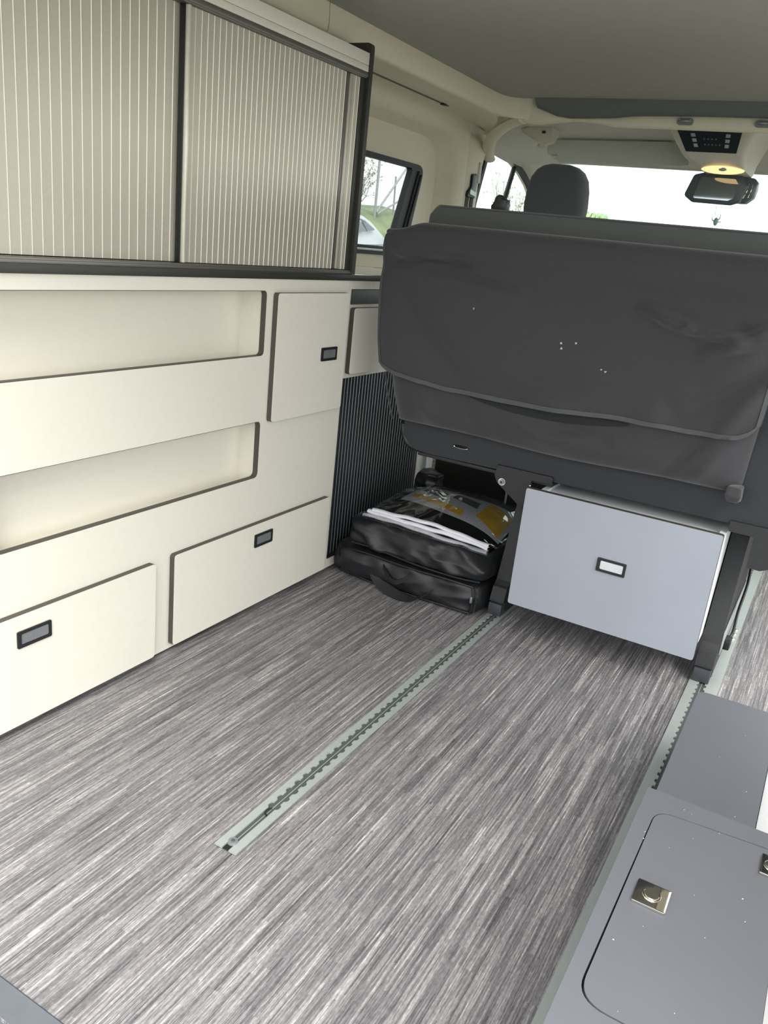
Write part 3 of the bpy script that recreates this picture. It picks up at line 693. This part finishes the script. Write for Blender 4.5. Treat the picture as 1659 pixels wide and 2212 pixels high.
# velcro strip under the flap
def velfn(u, v):
    x = lerp(.33, .77, u); z = .590 - (.004 + .026 * math.sin(math.pi * min(max(u, 0), 1)) ** .8) * (1 - v)
    return (x, cov_base(z) + .0045 - ridge(x, z), z)
sheet('velcro_strip', 50, 3, velfn, M['velcro'], pouch, -.0012, 60)
# piping down the pouch sides and the bunched corner
tube('side_piping', spline([(cov_x(0, z) + .012, 1.892, z) for z in (.60, .56, .52, .49, .48)], 4), .0025, M['cover'], pouch, 6)
# pale paint specks on the flap
for sx, sz in ((.361, .795), (.622, .752), (.588, .747), (.590, .735), (.700, .700), (.69, .704)):
    p = None
    bm = bmesh.new()
    yy = cov_base(sz) - .0075 - ridge(sx, sz)
    pts = [(sx + .004 * math.cos(a) * random.uniform(.3, 1), yy, sz + .004 * math.sin(a) * random.uniform(.3, 1)) for a in [k * math.pi / 4 for k in range(8)]]
    add_loft(bm, [pts, [(x, y_ + .0006, z) for x, y_, z in pts]])
    fin('paint_speck', bm, M['paper'], fl, 0)

# ================================================================== BAGS BY THE TAMBOUR
def soft_box(name, x0, x1, y0, y1, z0, z1, m, parent, e=.16, sag=.0, seed=0, top=0., nx=26, ny=20, nz=10, lean=0., amp=.004, cuts=34):
    bm = bmesh.new(); rnd = random.Random(seed)
    ph = [rnd.uniform(0, 6.28) for _ in range(8)]
    r = bmesh.ops.create_cube(bm, size=2.)
    bmesh.ops.subdivide_edges(bm, edges=bm.edges[:], cuts=cuts, use_grid_fill=True)
    for v in bm.verts:
        c = v.co.copy(); k = (abs(c.x) ** 10 + abs(c.y) ** 10 + abs(c.z) ** 10) ** .1; q = c / k * max(abs(c.x), abs(c.y), abs(c.z)) if k else c
        X = lerp(x0, x1, (q.x + 1) / 2); Y = lerp(y0, y1, (q.y + 1) / 2); Zt = (q.z + 1) / 2; Z = lerp(z0, z1, Zt)
        P3 = Vector((X * 7 + ph[0], Y * 7 + ph[1], Z * 13 + X * 5 + ph[2])); P4 = Vector((X * 15 - Z * 9, Y * 15 + ph[3], Z * 24 + X * 9))
        w = amp * (1.5 - 5.0 * abs(mnoise.noise(P3)) + .8 - 2.4 * abs(mnoise.noise(P4)))
        if q.z > -.9:
            side = max(abs(q.x), abs(q.y))
            bul = 1 - q.z * q.z
            if abs(q.y) > .8: Y += (w + .012 * bul * sag) * (1 if q.y > 0 else -1)
            if abs(q.x) > .8: X += (w * .8 + .008 * bul * sag) * (1 if q.x > 0 else -1)
            if q.z > .5 and top >= 0: Z += top * (1 - q.x * q.x) * (1 - (q.y) ** 2) + .5 * w * (1 - abs(q.x) ** 6)
        Y += lean * Zt
        v.co = Vector((X, Y, max(Z, z0)))
    return fin(name, bm, m, parent, 80)
soft_box('corner_tuck', 1.006, 1.031, 1.896, 1.930, .460, .494, M['cover'], pouch, sag=.2, seed=21, amp=.0045, cuts=12)
bag = thing('duffel_bag', 'flat black nylon bag with carry strap lying on the floor by the tambour', 'bag', (.25, 2.06, 0))
bbody = soft_box('bag_body', .022, .472, 1.885, 2.26, .0008, .088, M['nylon'], bag, sag=.6, seed=3, amp=.0034)
# carry strap drooping off the front
def strapfn(u, v):
    x = lerp(.130, .345, u); s_ = math.sin(math.pi * u)
    y = 1.882 - .052 * s_ * (1 - .45 * v) + .012 * math.sin(5 * u); z = .003 + .045 * (1 - s_) ** 2 + .022 * v * (.5 + .5 * math.sin(math.pi * (u * 1.3 + .1)))
    return (x, y, z)
sheet('carry_strap', 30, 5, strapfn, M['nylon'], bag, .002, 70)
def strap2(u, v):
    x = lerp(.185, .275, u); s_ = math.sin(math.pi * u)
    return (x, 1.874 - .010 * s_, lerp(.060, .074, v) - .030 * s_)
sheet('grab_handle', 20, 3, strap2, M['nylon'], bag, .003, 70)
tube('zip', spline([(.458, 1.8825, .012), (.460, 1.8805, .04), (.457, 1.8825, .065), (.450, 1.888, .082)], 5), .0028, M['plastic'], bag, 6)
tube('zip', spline([(.466, 1.884, .012), (.469, 1.882, .04), (.466, 1.884, .065), (.459, 1.889, .083)], 5), .0018, M['velcro'], bag, 6)
box('zip_puller', .4535, .4595, 1.876, 1.880, .040, .058, M['handle_grey'], bag, .0015)
tube('piping', spline([(.03, 1.893, .078), (.12, 1.884, .086), (.25, 1.881, .083), (.38, 1.881, .085), (.455, 1.886, .082)], 6), .0025, M['plastic'], bag, 6)
tube('piping', spline([(.03, 1.893, .010), (.15, 1.882, .006), (.30, 1.880, .007), (.455, 1.882, .008)], 6), .0025, M['plastic'], bag, 6)
# soft gusset flopping to the left
soft_box('side_pocket', .012, .07, 1.905, 2.10, .0008, .084, M['nylon'], bag, sag=.4, seed=9, amp=.003)

pk = thing('packed_mat_bag', 'black bag with clear plastic top showing folded cloth and a leaflet, on the flat bag', 'bag', (.26, 2.1, .09))
soft_box('bag_body', .052, .474, 1.890, 2.285, .0925, .176, M['nylon'], pk, sag=.9, seed=5, amp=.0052, lean=.018)
tube('piping', spline([(.062, 1.900, .100), (.16, 1.886, .106), (.28, 1.882, .098), (.40, 1.884, .096), (.468, 1.894, .098)], 6), .0024, M['velcro'], pk, 6)
tube('piping', spline([(.068, 1.918, .176), (.18, 1.910, .178), (.30, 1.908, .175), (.40, 1.910, .172), (.468, 1.918, .168)], 6), .0022, M['plastic'], pk, 6)
def topz(x, y):
    u = (x - .055) / .42; v = (y - 1.915) / .365
    return .178 + .050 * max(0, 1 - (2 * u - 1) ** 4) * sstep(-.12, .45, v) * (1 - .35 * sstep(.6, 1.05, v)) - .012 * u * (1 - v)
# folded cloth: white-edged layers
def foldfn(k, zz, r):
    def fn(u, v):
        x = lerp(.076 + .012 * k, .462, u); a = lerp(-math.pi * .62, math.pi * .62, v)
        z0 = .1800 + zz + .010 * math.sin(math.pi * u) - .010 * u + .0025 * math.sin(7 * u + 2 * k)
        return (x, 1.930 - r * 1.6 * math.cos(a) + .004 * k - .010 * math.sin(math.pi * u), z0 + r * math.sin(a) + .0010 * math.sin(26 * u + 3 * k))
    return fn
for k, (zz, r) in enumerate(((-.001, .0055), (.0105, .0055), (.0205, .0050))):
    sheet('folded_cloth_edge', 50, 8, foldfn(k, zz, r), M['whitecloth'] if k else M['paper'], pk, .0015, 80)
bm = bmesh.new()
def fillz(x, y): return topz(x, y) - .004
nu, nv = 30, 24
g = [[bm.verts.new((lerp(.066, .466, i / nu), lerp(1.934, 2.272, j / nv), max(.171, fillz(lerp(.066, .466, i / nu), lerp(1.934, 2.272, j / nv)) - .010 * (1 - sstep(0, .12, min(i, nu - i) / nu))))) for j in range(nv + 1)] for i in range(nu + 1)]
for i in range(nu):
    for j in range(nv): bm.faces.new((g[i][j], g[i + 1][j], g[i + 1][j + 1], g[i][j + 1]))
bmesh.ops.solidify(bm, geom=bm.faces[:], thickness=.012)
fin('folded_cloth', bm, M['darkcloth'], pk, 70)
# printed leaflet lying on the cloth
def leaf(x0, x1, y0, y1, dz, skew=0.):
    return lambda u, v: (lerp(x0, x1, u) + skew * v, lerp(y0, y1, v) - .04 * u, topz(lerp(x0, x1, u) + skew * v, lerp(y0, y1, v) - .04 * u) - .004 + dz)
lf = sheet('leaflet', 20, 14, leaf(.13, .462, 2.045, 2.245, .0022, -.01), M['paper'], pk, .0005)
sheet('print_block', 10, 6, leaf(.365, .452, 2.060, 2.200, .0031, -.01), M['paperyellow'], lf, .0003)
sheet('print_block', 10, 4, leaf(.15, .33, 2.075, 2.115, .0031, -.01), M['paperyellow'], lf, .0003)
sheet('print_block', 8, 5, leaf(.25, .345, 2.150, 2.205, .0031, -.01), M['paperdark'], lf, .0003)
sheet('print_block', 8, 5, leaf(.15, .235, 2.150, 2.215, .0031, -.01), M['paperdark'], lf, .0003)
# clear wrap with creases
rw = random.Random(4); CR = [(rw.uniform(.06, .47), rw.uniform(1.93, 2.28), rw.uniform(0, 3.1), rw.uniform(.001, .0045), rw.uniform(.004, .010)) for _ in range(64)]
def wrapfn(u, v):
    x = lerp(.060, .474, u); y = lerp(1.905, 2.285, v)
    z = topz(x, y) + .006
    e = min(u, 1 - u, v * 1.2, 1 - v)
    z = lerp(.176, z, sstep(-.01, .10, e))
    for cx, cy, a, am, w in CR:
        d = (x - cx) * math.sin(a) - (y - cy) * math.cos(a); l = (x - cx) * math.cos(a) + (y - cy) * math.sin(a)
        z += am * math.exp(-(d / w) ** 2 - (l / .07) ** 2)
    return (x, y, max(z, .175))
sheet('clear_wrap', 70, 60, wrapfn, M['pvc'], pk, 0, 80)
# scrunched cord / bag neck behind
soft_box('bag_neck', .055, .135, 2.275, 2.335, .150, .236, M['nylon'], pk, sag=.3, seed=12, amp=.006, cuts=14)

# ================================================================== STEPPED GREY BOX (right, by the tailgate)
gb = thing('grey_box', 'slate grey stepped floor box with a round-cornered lid and chrome push latches', 'box', (1.16, 1.0, 0))
plate('lower_step', 'z', .0045, .150, rpoly([(1.0685, .56), (1.2155, .56), (1.2155, 1.592), (1.0685, 1.588)], [.004, .004, .012, .022], 6), M['greybox'], gb)
LID = rpoly([(1.0828, .6715), (1.2523, .6715), (1.2523, 1.0465), (1.0875, 1.032)], [.034, .004, .004, .028], 8)
LIDi = rpoly([(1.0853, .6738), (1.2521, .6733), (1.2521, 1.0450), (1.0888, 1.0307)], [.033, .004, .004, .027], 8)
plate('upper_body', 'z', .1504, .230, rpoly([(1.0665, .56), (1.2525, .56), (1.2525, 1.0775), (1.0665, 1.0775)], [.003, .03, .003, .003], 6), M['greybox'], gb, [LID])
box('joint_floor', 1.07, 1.25, .60, 1.07, .2, .2215, M['gap'], gb, 0)
ld = plate('lid', 'z', .2216, .2298, LIDi, M['greybox'], gb)
def latch(cx, cy, hw=.0195):
    p = plate('latch_plate', 'z', .2299, .2335, rrect(cx - hw, cx + hw, cy - .0205, cy + .0205, .002, 3), M['chrome'], ld, bev=.0008)
    bm = bmesh.new(); add_tube(bm, [(cx + .010 * math.cos(a) * 1.0, cy + .0105 * math.sin(a), .2337) for a in [2 * math.pi * k / 28 for k in range(29)]], .0009, 6, False); fin('latch_ring', bm, M['chrome'], p, 60)
    bm = bmesh.new(); bmesh.ops.create_cone(bm, cap_ends=True, segments=28, radius1=.0092, radius2=.0085, depth=.002, matrix=Matrix.Translation((cx, cy, .2345))); fin('latch_button', bm, M['chrome'], p, 40)
latch(1.1185, .8605); latch(1.2380, 1.006, .0137)
bm = bmesh.new(); rc = random.Random(11)
for _ in range(30):
    top = rc.random() < .65
    x, y, z = (rc.uniform(1.075, 1.245), rc.uniform(.60, 1.07), .2302) if top else (rc.uniform(1.075, 1.21), rc.uniform(1.09, 1.57), .1502)
    a = rc.uniform(0, 3.1); l = rc.uniform(.0003, .0009); w = l * rc.uniform(.4, .9)
    c_, s_ = math.cos(a), math.sin(a)
    lo = [(x + c_ * p - s_ * q, y + s_ * p + c_ * q, z) for p, q in ((-l, -w), (l, -w * .6), (l, w), (-l * .6, w))]
    add_loft(bm, [lo, [(p[0], p[1], z + .0005) for p in lo]])
o = fin('crumbs', bm, M['white'], gb, 0); o['kind'] = 'stuff'
wb = tag(box('white_board', 1.2165, 1.50, .56, 1.60, .001, .1455, M['white'], None, .002), 'plain white low block beside the stepped grey box at the frame edge', 'block')

# ================================================================== CAB
ds = thing('driver_seat', 'charcoal driver seat with a rounded headrest in front of the bench', 'seat', (.15, 3.0, 0))
box('seat_base', -.12, .42, 2.78, 3.25, .0005, .30, M['plastic'], ds, .02)
box('base_edge', .19, .196, 2.774, 2.779, .02, .29, M['alu'], ds, 0)
bm = bmesh.new(); add_box(bm, -.11, .42, 2.90, 3.40, .301, .46, .05, 3); fin('cushion', bm, M['seatcloth'], ds, 60)
loft('backrest', [[(x, y_, z) for x, y_ in rpoly([(.155 - w, 2.905 - .11 * (z - .45)), (.155 + w, 2.905 - .11 * (z - .45)), (.155 + w, 3.03 - .12 * (z - .45)), (.155 - w, 3.03 - .12 * (z - .45))], .04, 5)] for z, w in ((.47, .22), (.6, .25), (.8, .25), (.95, .22), (1.0, .19), (1.02, .15))], M['seatcloth'], ds, True, True, 60)
def hr_sec(t):
    a = t
    return a
HR = [(1.045, .098, .040), (1.06, .106, .046), (1.10, .1085, .05), (1.15, .104, .052), (1.185, .096, .05), (1.21, .080, .045), (1.224, .060, .036), (1.231, .034, .022)]
loft('headrest', [[(x, y_, z) for x, y_ in rpoly([(.162 - w, 2.90 - d + .0), (.162 + w, 2.90 - d), (.162 + w, 2.90 + d), (.162 - w, 2.90 + d)], min(w, d) * .75, 5)] for z, w, d in HR], M['seatcloth'], ds, True, True, 70)
for sx in (.10, .22): tube('headrest_post', [(sx, 2.90, 1.0), (sx, 2.90, 1.07)], .006, M['chrome'], ds, 8)

sb = thing('seat_belt', 'black seat belt hanging from its anchor on the cream door pillar', 'seat belt', (-.34, 3.31, 1.0))
plate('webbing', 'x', -.3515, -.350, [(3.25, .30), (3.285, .30), (3.295, 1.15), (3.262, 1.15)], M['belt'], sb)
plate('webbing', 'x', -.3495, -.348, [(3.300, .30), (3.330, .30), (3.336, 1.14), (3.306, 1.14)], M['belt'], sb)
plate('anchor_cover', 'x', -.3515, -.340, rpoly([(3.255, 1.128), (3.333, 1.128), (3.332, 1.170), (3.340, 1.205), (3.322, 1.222), (3.286, 1.216), (3.288, 1.17), (3.262, 1.150)], .008, 4), M['plastic'], sb, bev=.002)
plate('belt_tongue', 'x', -.3395, -.336, rpoly([(3.268, 1.140), (3.330, 1.134), (3.334, 1.150), (3.272, 1.158)], .004, 3), M['alu'], sb)

def visor(name, label, x0, x1, flip=1):
    t = thing(name, label, 'sun visor', ((x0 + x1) / 2, 3.62, 1.33), 'sun visors over the windscreen')
    pts = [(x0 + .03, 1.312), (x0 - .006, 1.326), (x0 - .035, 1.345), (x0 - .040, 1.372), (x0 - .002, 1.400), (x1 - .08, 1.411), (x1 - .028, 1.395), (x1 + .004, 1.345), (x1 + .012, 1.330), (x1 - .03, 1.323)]
    if flip < 0:
        pts = [(x0 + x1 - x, z) for x, z in pts]
    plate('visor_board', 'y', 3.595, 3.622, rpoly(pts, .012, 4), M['visor'], t, bev=.006)
    hx = x0 - .002 if flip > 0 else x1 + .002
    tube('visor_clip', [(hx - .012, 3.60, 1.345), (hx - .004, 3.592, 1.331), (hx + .012, 3.592, 1.335), (hx + .006, 3.594, 1.343)], .005, M['consolep'], t, 6)
    bm = bmesh.new(); add_tube(bm, [(x0 - .02 + .0, 3.61, 1.405), (x0 - .02, 3.61, 1.435)], .006, 8); fin('visor_pivot', bm, M['consolep'], t, 50)
visor('sun_visor', 'pale grey sun visor folded down left of the overhead console', -.12, .425)
visor('sun_visor', 'pale grey sun visor mostly out of frame right of the overhead console', .785, 1.32, -1)

sn = thing('alarm_sensor', 'pale plastic sensor box under the headliner above the driver window', 'sensor', (-.14, 3.44, 1.39))
loft('sensor_body', [[(-.205, 3.40, 1.408), (-.150, 3.395, 1.424), (-.078, 3.40, 1.418), (-.078, 3.50, 1.424), (-.205, 3.50, 1.424)], [(-.200, 3.40, 1.396), (-.150, 3.39, 1.405), (-.074, 3.395, 1.396), (-.076, 3.49, 1.40), (-.2, 3.49, 1.40)], [(-.150, 3.405, 1.372), (-.128, 3.395, 1.366), (-.072, 3.398, 1.366), (-.08, 3.47, 1.37), (-.15, 3.47, 1.375)], [(-.130, 3.41, 1.360), (-.115, 3.402, 1.354), (-.085, 3.402, 1.356), (-.09, 3.45, 1.36), (-.13, 3.45, 1.362)]], M['consolep'], sn, True, True, 40)
box('sensor_cap', -.112, -.098, 3.388, 3.394, 1.394, 1.403, M['panel'], sn, .001)
tag(plate('coat_hook', 'y', 3.52, 3.535, rpoly([(-.175, 1.360), (-.150, 1.353), (-.147, 1.370), (-.170, 1.377)], .004, 3), M['consolep'], None, bev=.002), 'small cream coat hook tab under the sensor box', 'hook')

oc = thing('overhead_console', 'cream overhead console with a black control panel and a lit warm lamp', 'console', (.58, 3.3, 1.33))
CS = [(1.432, .395, .755, 3.16, 3.62), (1.402, .425, .715, 3.17, 3.60), (1.330, .470, .690, 3.235, 3.585), (1.312, .490, .690, 3.25, 3.57), (1.297, .515, .690, 3.262, 3.55), (1.287, .535, .688, 3.285, 3.53)]
loft('console_body', [[(x, y_, z) for x, y_ in rpoly([(a, c), (b, c), (b, d), (a, d)], .028, 5)] for z, a, b, c, d in CS], M['consolep'], oc, True, True, 40)
def conface(u, v, off):   # slanted rear face of the console
    z = lerp(1.330, 1.402, v); a, b = lerp(.470, .425, v), lerp(.690, .715, v); c = lerp(3.235, 3.17, v)
    return (lerp(a, b, u), c - off, z)
pn = sheet('control_panel', 6, 4, lambda u, v: conface(lerp(.10, .86, u) , lerp(.03, .93, v), .0025), M['panel'], oc, .003)
for uu in (.25, .68):
    for vv in (.22, .42, .62):
        sheet('panel_key', 2, 2, lambda u, v, uu=uu, vv=vv: conface(uu + .055 * u, vv + .13 * v, .0062), M['icon'], pn, .001)
for k in range(9):
    uu = .40 + .05 * (k % 5); vv = .30 + .22 * (k // 5) 
    sheet('panel_mark', 1, 1, lambda u, v, uu=uu, vv=vv: conface(uu + .018 * u, vv + .05 * v, .0060), M['handle_grey'], pn, .0006)
lampm = bmesh.new(); bmesh.ops.create_uvsphere(lampm, u_segments=24, v_segments=12, radius=1., matrix=Matrix.Translation((.615, 3.305, 1.2865)) @ Matrix.Diagonal((.074, .05, .014, 1)))
lp_ = fin('lamp_lens', lampm, M['lampglow'], oc, 80)
bm = bmesh.new(); bmesh.ops.create_uvsphere(bm, u_segments=12, v_segments=8, radius=1., matrix=Matrix.Translation((.622, 3.258, 1.283)) @ Matrix.Diagonal((.014, .004, .006, 1))); fin('lamp_switch', bm, M['icon'], lp_, 80)

mr = thing('rear_view_mirror', 'dark rear view mirror with a deep shroud hanging below the overhead console', 'mirror', (.6, 3.5, 1.25))
loft('mirror_shroud', [[(x, y_, z) for x, y_ in rpoly([(a, 3.50), (b, 3.50), (b, 3.60), (a, 3.60)], .03, 5)] for z, a, b in ((1.2862, .515, .70), (1.275, .515, .712), (1.25, .54, .714), (1.22, .60, .708), (1.200, .63, .685))], M['mirrorbody'], mr, True, True, 60)
mp_ = rpoly([(.466, 1.208), (.490, 1.283), (.540, 1.296), (.660, 1.292), (.688, 1.255), (.672, 1.196), (.640, 1.184), (.50, 1.186)], .016, 5)
mh = plate('mirror_head', 'y', 3.462, 3.492, mp_, M['mirrorbody'], mr, bev=.006)
plate('mirror_glass', 'y', 3.4585, 3.4615, rpoly([(.502, 1.200), (.518, 1.276), (.642, 1.274), (.660, 1.252), (.648, 1.206), (.63, 1.198)], .008, 4), M['mirrorglass'], mh)
tube('shroud_trim', spline([(.690, 3.468, 1.262), (.689, 3.464, 1.235), (.680, 3.464, 1.21)], 5), .0016, M['chrome'], mr, 6)
tube('shroud_trim', spline([(.701, 3.49, 1.262), (.700, 3.487, 1.24), (.694, 3.487, 1.215)], 5), .0016, M['chrome'], mr, 6)

ch = thing('mirror_charm', 'small teal leafy charm on a thread below the rear view mirror', 'charm', (.605, 3.5, 1.11))
tube('thread', [(.589, 3.48, 1.188), (.596, 3.48, 1.137)], .0008, M['charm'], ch, 5)
bm = bmesh.new(); bmesh.ops.create_uvsphere(bm, u_segments=10, v_segments=8, radius=1., matrix=Matrix.Translation((.601, 3.48, 1.123)) @ Matrix.Diagonal((.0085, .007, .015, 1))); fin('charm_body', bm, M['charm'], ch, 80)
for pts in ([(.598, 3.48, 1.124), (.588, 3.48, 1.128), (.583, 3.48, 1.142)], [(.605, 3.48, 1.127), (.613, 3.48, 1.136), (.613, 3.48, 1.153)], [(.604, 3.48, 1.119), (.612, 3.48, 1.123), (.623, 3.48, 1.123)]):
    tube('charm_leaf', spline(pts, 5), [.0032 * (1 - .8 * k / 10) for k in range(11)], M['charm'], ch, 6)
def dome(label, cx):
    t = thing('dome_light', label, 'light', (cx, 2.94, 1.384), 'small dome lights in the roof beam')
    bm = bmesh.new(); add_plate(bm, 'y', 2.934, 2.9435, rrect(cx - .025, cx + .025, 1.372, 1.393, .0104, 6)); fin('housing', bm, M['lens'], t, 40)
    bm = bmesh.new(); bmesh.ops.create_uvsphere(bm, u_segments=16, v_segments=8, radius=1., matrix=Matrix.Translation((cx, 2.934, 1.384)) @ Matrix.Diagonal((.020, .004, .006, 1))); fin('lens', bm, M['handle_grey'], t, 80)
    for s_ in (-1, 1):
        bm = bmesh.new(); bmesh.ops.create_uvsphere(bm, u_segments=8, v_segments=6, radius=.002, matrix=Matrix.Translation((cx + s_ * .017, 2.931, 1.387))); fin('screw', bm, M['chrome'], t, 60)
dome('grey dome light on the roof beam left of the console panel', .531); dome('grey dome light on the roof beam cut by the right edge', .765)

# ================================================================== OUTSIDE
gz = -.55
gr = struct(box('ground', -60, 60, -40, 70, gz - .1, gz, M['asphalt'], None, 0), 'grey tarmac yard around the van', 'ground')
gr.name = 'ground'
def bankfn(u, v):
    y = lerp(-10, 60, v); x = lerp(-5.6, -30, u)
    h = 1.86 * sstep(0, .12, u) + .25 * math.sin(y * .35 + 2) * sstep(.02, .1, u) + .06 * math.sin(y * 2.1 + x)
    return (x, y, gz + .001 + max(0, h))
struct(sheet('grass_bank', 40, 120, bankfn, M['grass'], None, 0, 80), 'green grass bank beyond the side window', 'bank')
# parked car, tail towards +y
ca = thing('parked_car', 'silver white parked car with dark side windows outside the side window', 'car', (-4.5, 6.3, gz))
prof = [(8.20, -.10), (8.27, .30), (8.30, .72), (8.27, .90), (8.235, .955), (8.10, 1.085), (7.98, 1.135), (7.80, 1.172), (7.5, 1.195), (7.0, 1.20), (6.3, 1.17), (5.9, 1.10), (5.2, .72), (4.2, .60), (3.95, .40), (3.9, -.05), (4.0, -.28), (8.1, -.28)]
rp_ = rpoly(prof, .06, 3)
def carsec(x, ins):
    cz = .45
    return [(x, p if True else p, lerp(q, min(q, cz) if False else q, 0)) for p, q in rp_]
bm = bmesh.new()
secs = []
for x, k in ((-3.68, .0), (-3.62, .5), (-3.60, 1.0)):
    pass
def tumble(q, side):   # sides lean in above the belt line
    return side * .24 * sstep(.88, 1.2, q) * 1.0
for x, sh_, sd in ((-3.56, 1., -1), (-5.30, 1., 1)):
    secs.append([(x + (-.20 if sd < 0 else .20) * max(0, (q - .90) / .3), p, q) for p, q in rp_])
add_loft(bm, secs); fin('car_body', bm, M['carpaint'], ca, 40)
def sidex(z): return -3.56 - .20 * max(0, (z - .90) / .3) + .006
def car_pane(name, pts, m, dx=0.):
    bm = bmesh.new(); a = [(sidex(z) + dx, y, z) for y, z in pts]; b = [(sidex(z) - .012, y, z) for y, z in pts]
    add_loft(bm, [b, a]); fin(name, bm, m, ca, 0)
car_pane('side_window', [(6.95, .93), (7.905, .985), (7.875, 1.06), (7.80, 1.118), (7.0, 1.140)], M['carglass'])
car_pane('side_window', [(7.925, .988), (8.085, 1.008), (7.975, 1.080), (7.915, 1.085)], M['carglass'])
car_pane('side_window', [(6.0, .90), (6.9, .925), (6.95, 1.138), (6.35, 1.10)], M['carglass'])
car_pane('window_trim', [(6.95, 1.142), (7.80, 1.121), (7.96, 1.088), (8.09, 1.012), (8.10, 1.016), (7.97, 1.098), (7.80, 1.131), (6.95, 1.152)], M['post'], .002)
car_pane('crease_shade', [(6.9, .80), (8.22, .86), (8.22, .872), (6.9, .812)], M['carglass'], .002)  # dark strip painting the shade line of the body crease
tube('roof_rail', [(-3.86, 6.3, 1.19), (-3.86, 7.0, 1.225), (-3.86, 7.7, 1.20)], .014, M['post'], ca, 6)
for yy in (7.55, 4.75):
    bm = bmesh.new(); bmesh.ops.create_cone(bm, cap_ends=True, segments=24, radius1=.33, radius2=.33, depth=.22, matrix=Matrix.Translation((-3.68, yy, gz + .33)) @ Matrix.Rotation(math.pi / 2, 4, 'Y')); fin('wheel', bm, M['tyre'], ca, 40)
    bm = bmesh.new(); bmesh.ops.create_cone(bm, cap_ends=True, segments=24, radius1=.33, radius2=.33, depth=.22, matrix=Matrix.Translation((-5.2, yy, gz + .33)) @ Matrix.Rotation(math.pi / 2, 4, 'Y')); fin('wheel', bm, M['tyre'], ca, 40)
# fence
fe = thing('wire_fence', 'galvanised wire mesh fence with braced posts on the grass bank', 'fence', (-8, 15.4, 1.35))
for y in (12.4, 13.9, 15.42, 18.4): tube('post', [(-8, y, 1.2), (-8, y, 3.05)], .028, M['post'], fe, 8)
tube('post', [(-8, 16.2, 1.2), (-8, 16.15, 2.2)], .02, M['post'], fe, 8)
tube('brace', [(-7.98, 15.44, 1.43), (-7.98, 16.85, 2.68)], .022, M['post'], fe, 8)
tube('brace', [(-7.97, 15.46, 1.40), (-7.97, 17.2, 2.05)], .020, M['post'], fe, 8)
bm = bmesh.new()
for k in range(17): add_tube(bm, [(-8, 12, 1.45 + k * .085), (-8, 19, 1.45 + k * .085)], .0018, 4)
for k in range(60): add_tube(bm, [(-8, 12 + k * .115, 1.4), (-8, 12 + k * .115, 2.85)], .0015, 4)
o = fin('wire_mesh', bm, M['post'], fe, 0); o['kind'] = 'stuff'
# shrubs and trees
def shrub(name, label, cx, cy, z0, h, spread, seed, leaves=220, lsz=.05, grp=None):
    t = thing(name, label, 'tree', (cx, cy, z0), grp); rn = random.Random(seed)
    bm = bmesh.new(); tips = []
    for k in range(16):
        a = rn.uniform(0, 6.28); l = rn.uniform(.6, 1.) * h
        p = [Vector((cx, cy, z0))]
        d = Vector((math.cos(a) * spread * rn.uniform(.2, 1), math.sin(a) * spread * rn.uniform(.2, 1), l))
        for s_ in range(1, 6): p.append(Vector((cx, cy, z0)) + d * (s_ / 5) + Vector((rn.gauss(0, .04), rn.gauss(0, .04), 0)) * s_ * .5)
        add_tube(bm, p, [.018 * (1 - s_ / 6.5) * h / 1.5 for s_ in range(6)], 5)
        for s_ in range(2, 6):
            for _ in range(3):
                e = p[s_] + Vector((rn.gauss(0, .16), rn.gauss(0, .16), rn.uniform(.0, .25))) * h * .6
                add_tube(bm, [p[s_], (p[s_] + e) / 2 + Vector((0, 0, .02)), e], [.006, .004, .002], 4); tips.append((p[s_], e))
    fin('branches', bm, M['bark'], t, 0)
    bm = bmesh.new()
    for _ in range(leaves):
        a, b = rn.choice(tips); c = a.lerp(b, rn.uniform(.3, 1.05)) + Vector((rn.gauss(0, .03), rn.gauss(0, .03), rn.gauss(0, .03)))
        n1 = Vector((rn.gauss(0, 1), rn.gauss(0, 1), rn.gauss(0, 1))).normalized(); n2 = n1.orthogonal().normalized()
        s_ = lsz * rn.uniform(.5, 1.1)
        bm.faces.new([bm.verts.new(c + n1 * s_), bm.verts.new(c + n2 * s_ * .5), bm.verts.new(c - n1 * s_), bm.verts.new(c - n2 * s_ * .5)])
    o_ = fin('leaves', bm, M['leaf'], t, 0); o_['kind'] = 'stuff'
shrub('bare_shrub', 'twiggy bare shrub behind the fence at the shutter end of the side window', -8.6, 15.55, 1.35, 1.25, .55, 3, 420, .035)
shrub('young_tree', 'thin pale tree seen through the driver door window', -12, 31.6, 1.3, 2.5, .5, 5, 60, .07)
shrub('small_tree', 'small sparse tree seen through the quarter light of the cab door', -12, 33.6, 1.3, 2.1, .5, 6, 70, .08)
def hedgefn(u, v):
    a = v * math.pi; y = 30 + .5 * math.cos(a); x = lerp(-8.3, -7.15, u)
    e = min(1, 6 * min(u, 1 - u))
    return (x + .03 * math.sin(40 * u + 9 * v), y + .08 * math.sin(50 * u + 7 * v), gz + (3.08 + .05 * math.sin(31 * u) + .03 * math.sin(83 * u)) * e ** .3 * (math.sin(a) ** .4 if 0 < v < 1 else 0))
tag(sheet('hedge', 90, 14, hedgefn, M['hedge'], None, 0, 80), 'clipped green hedge, its colour paled for haze, far beyond the windscreen', 'hedge')
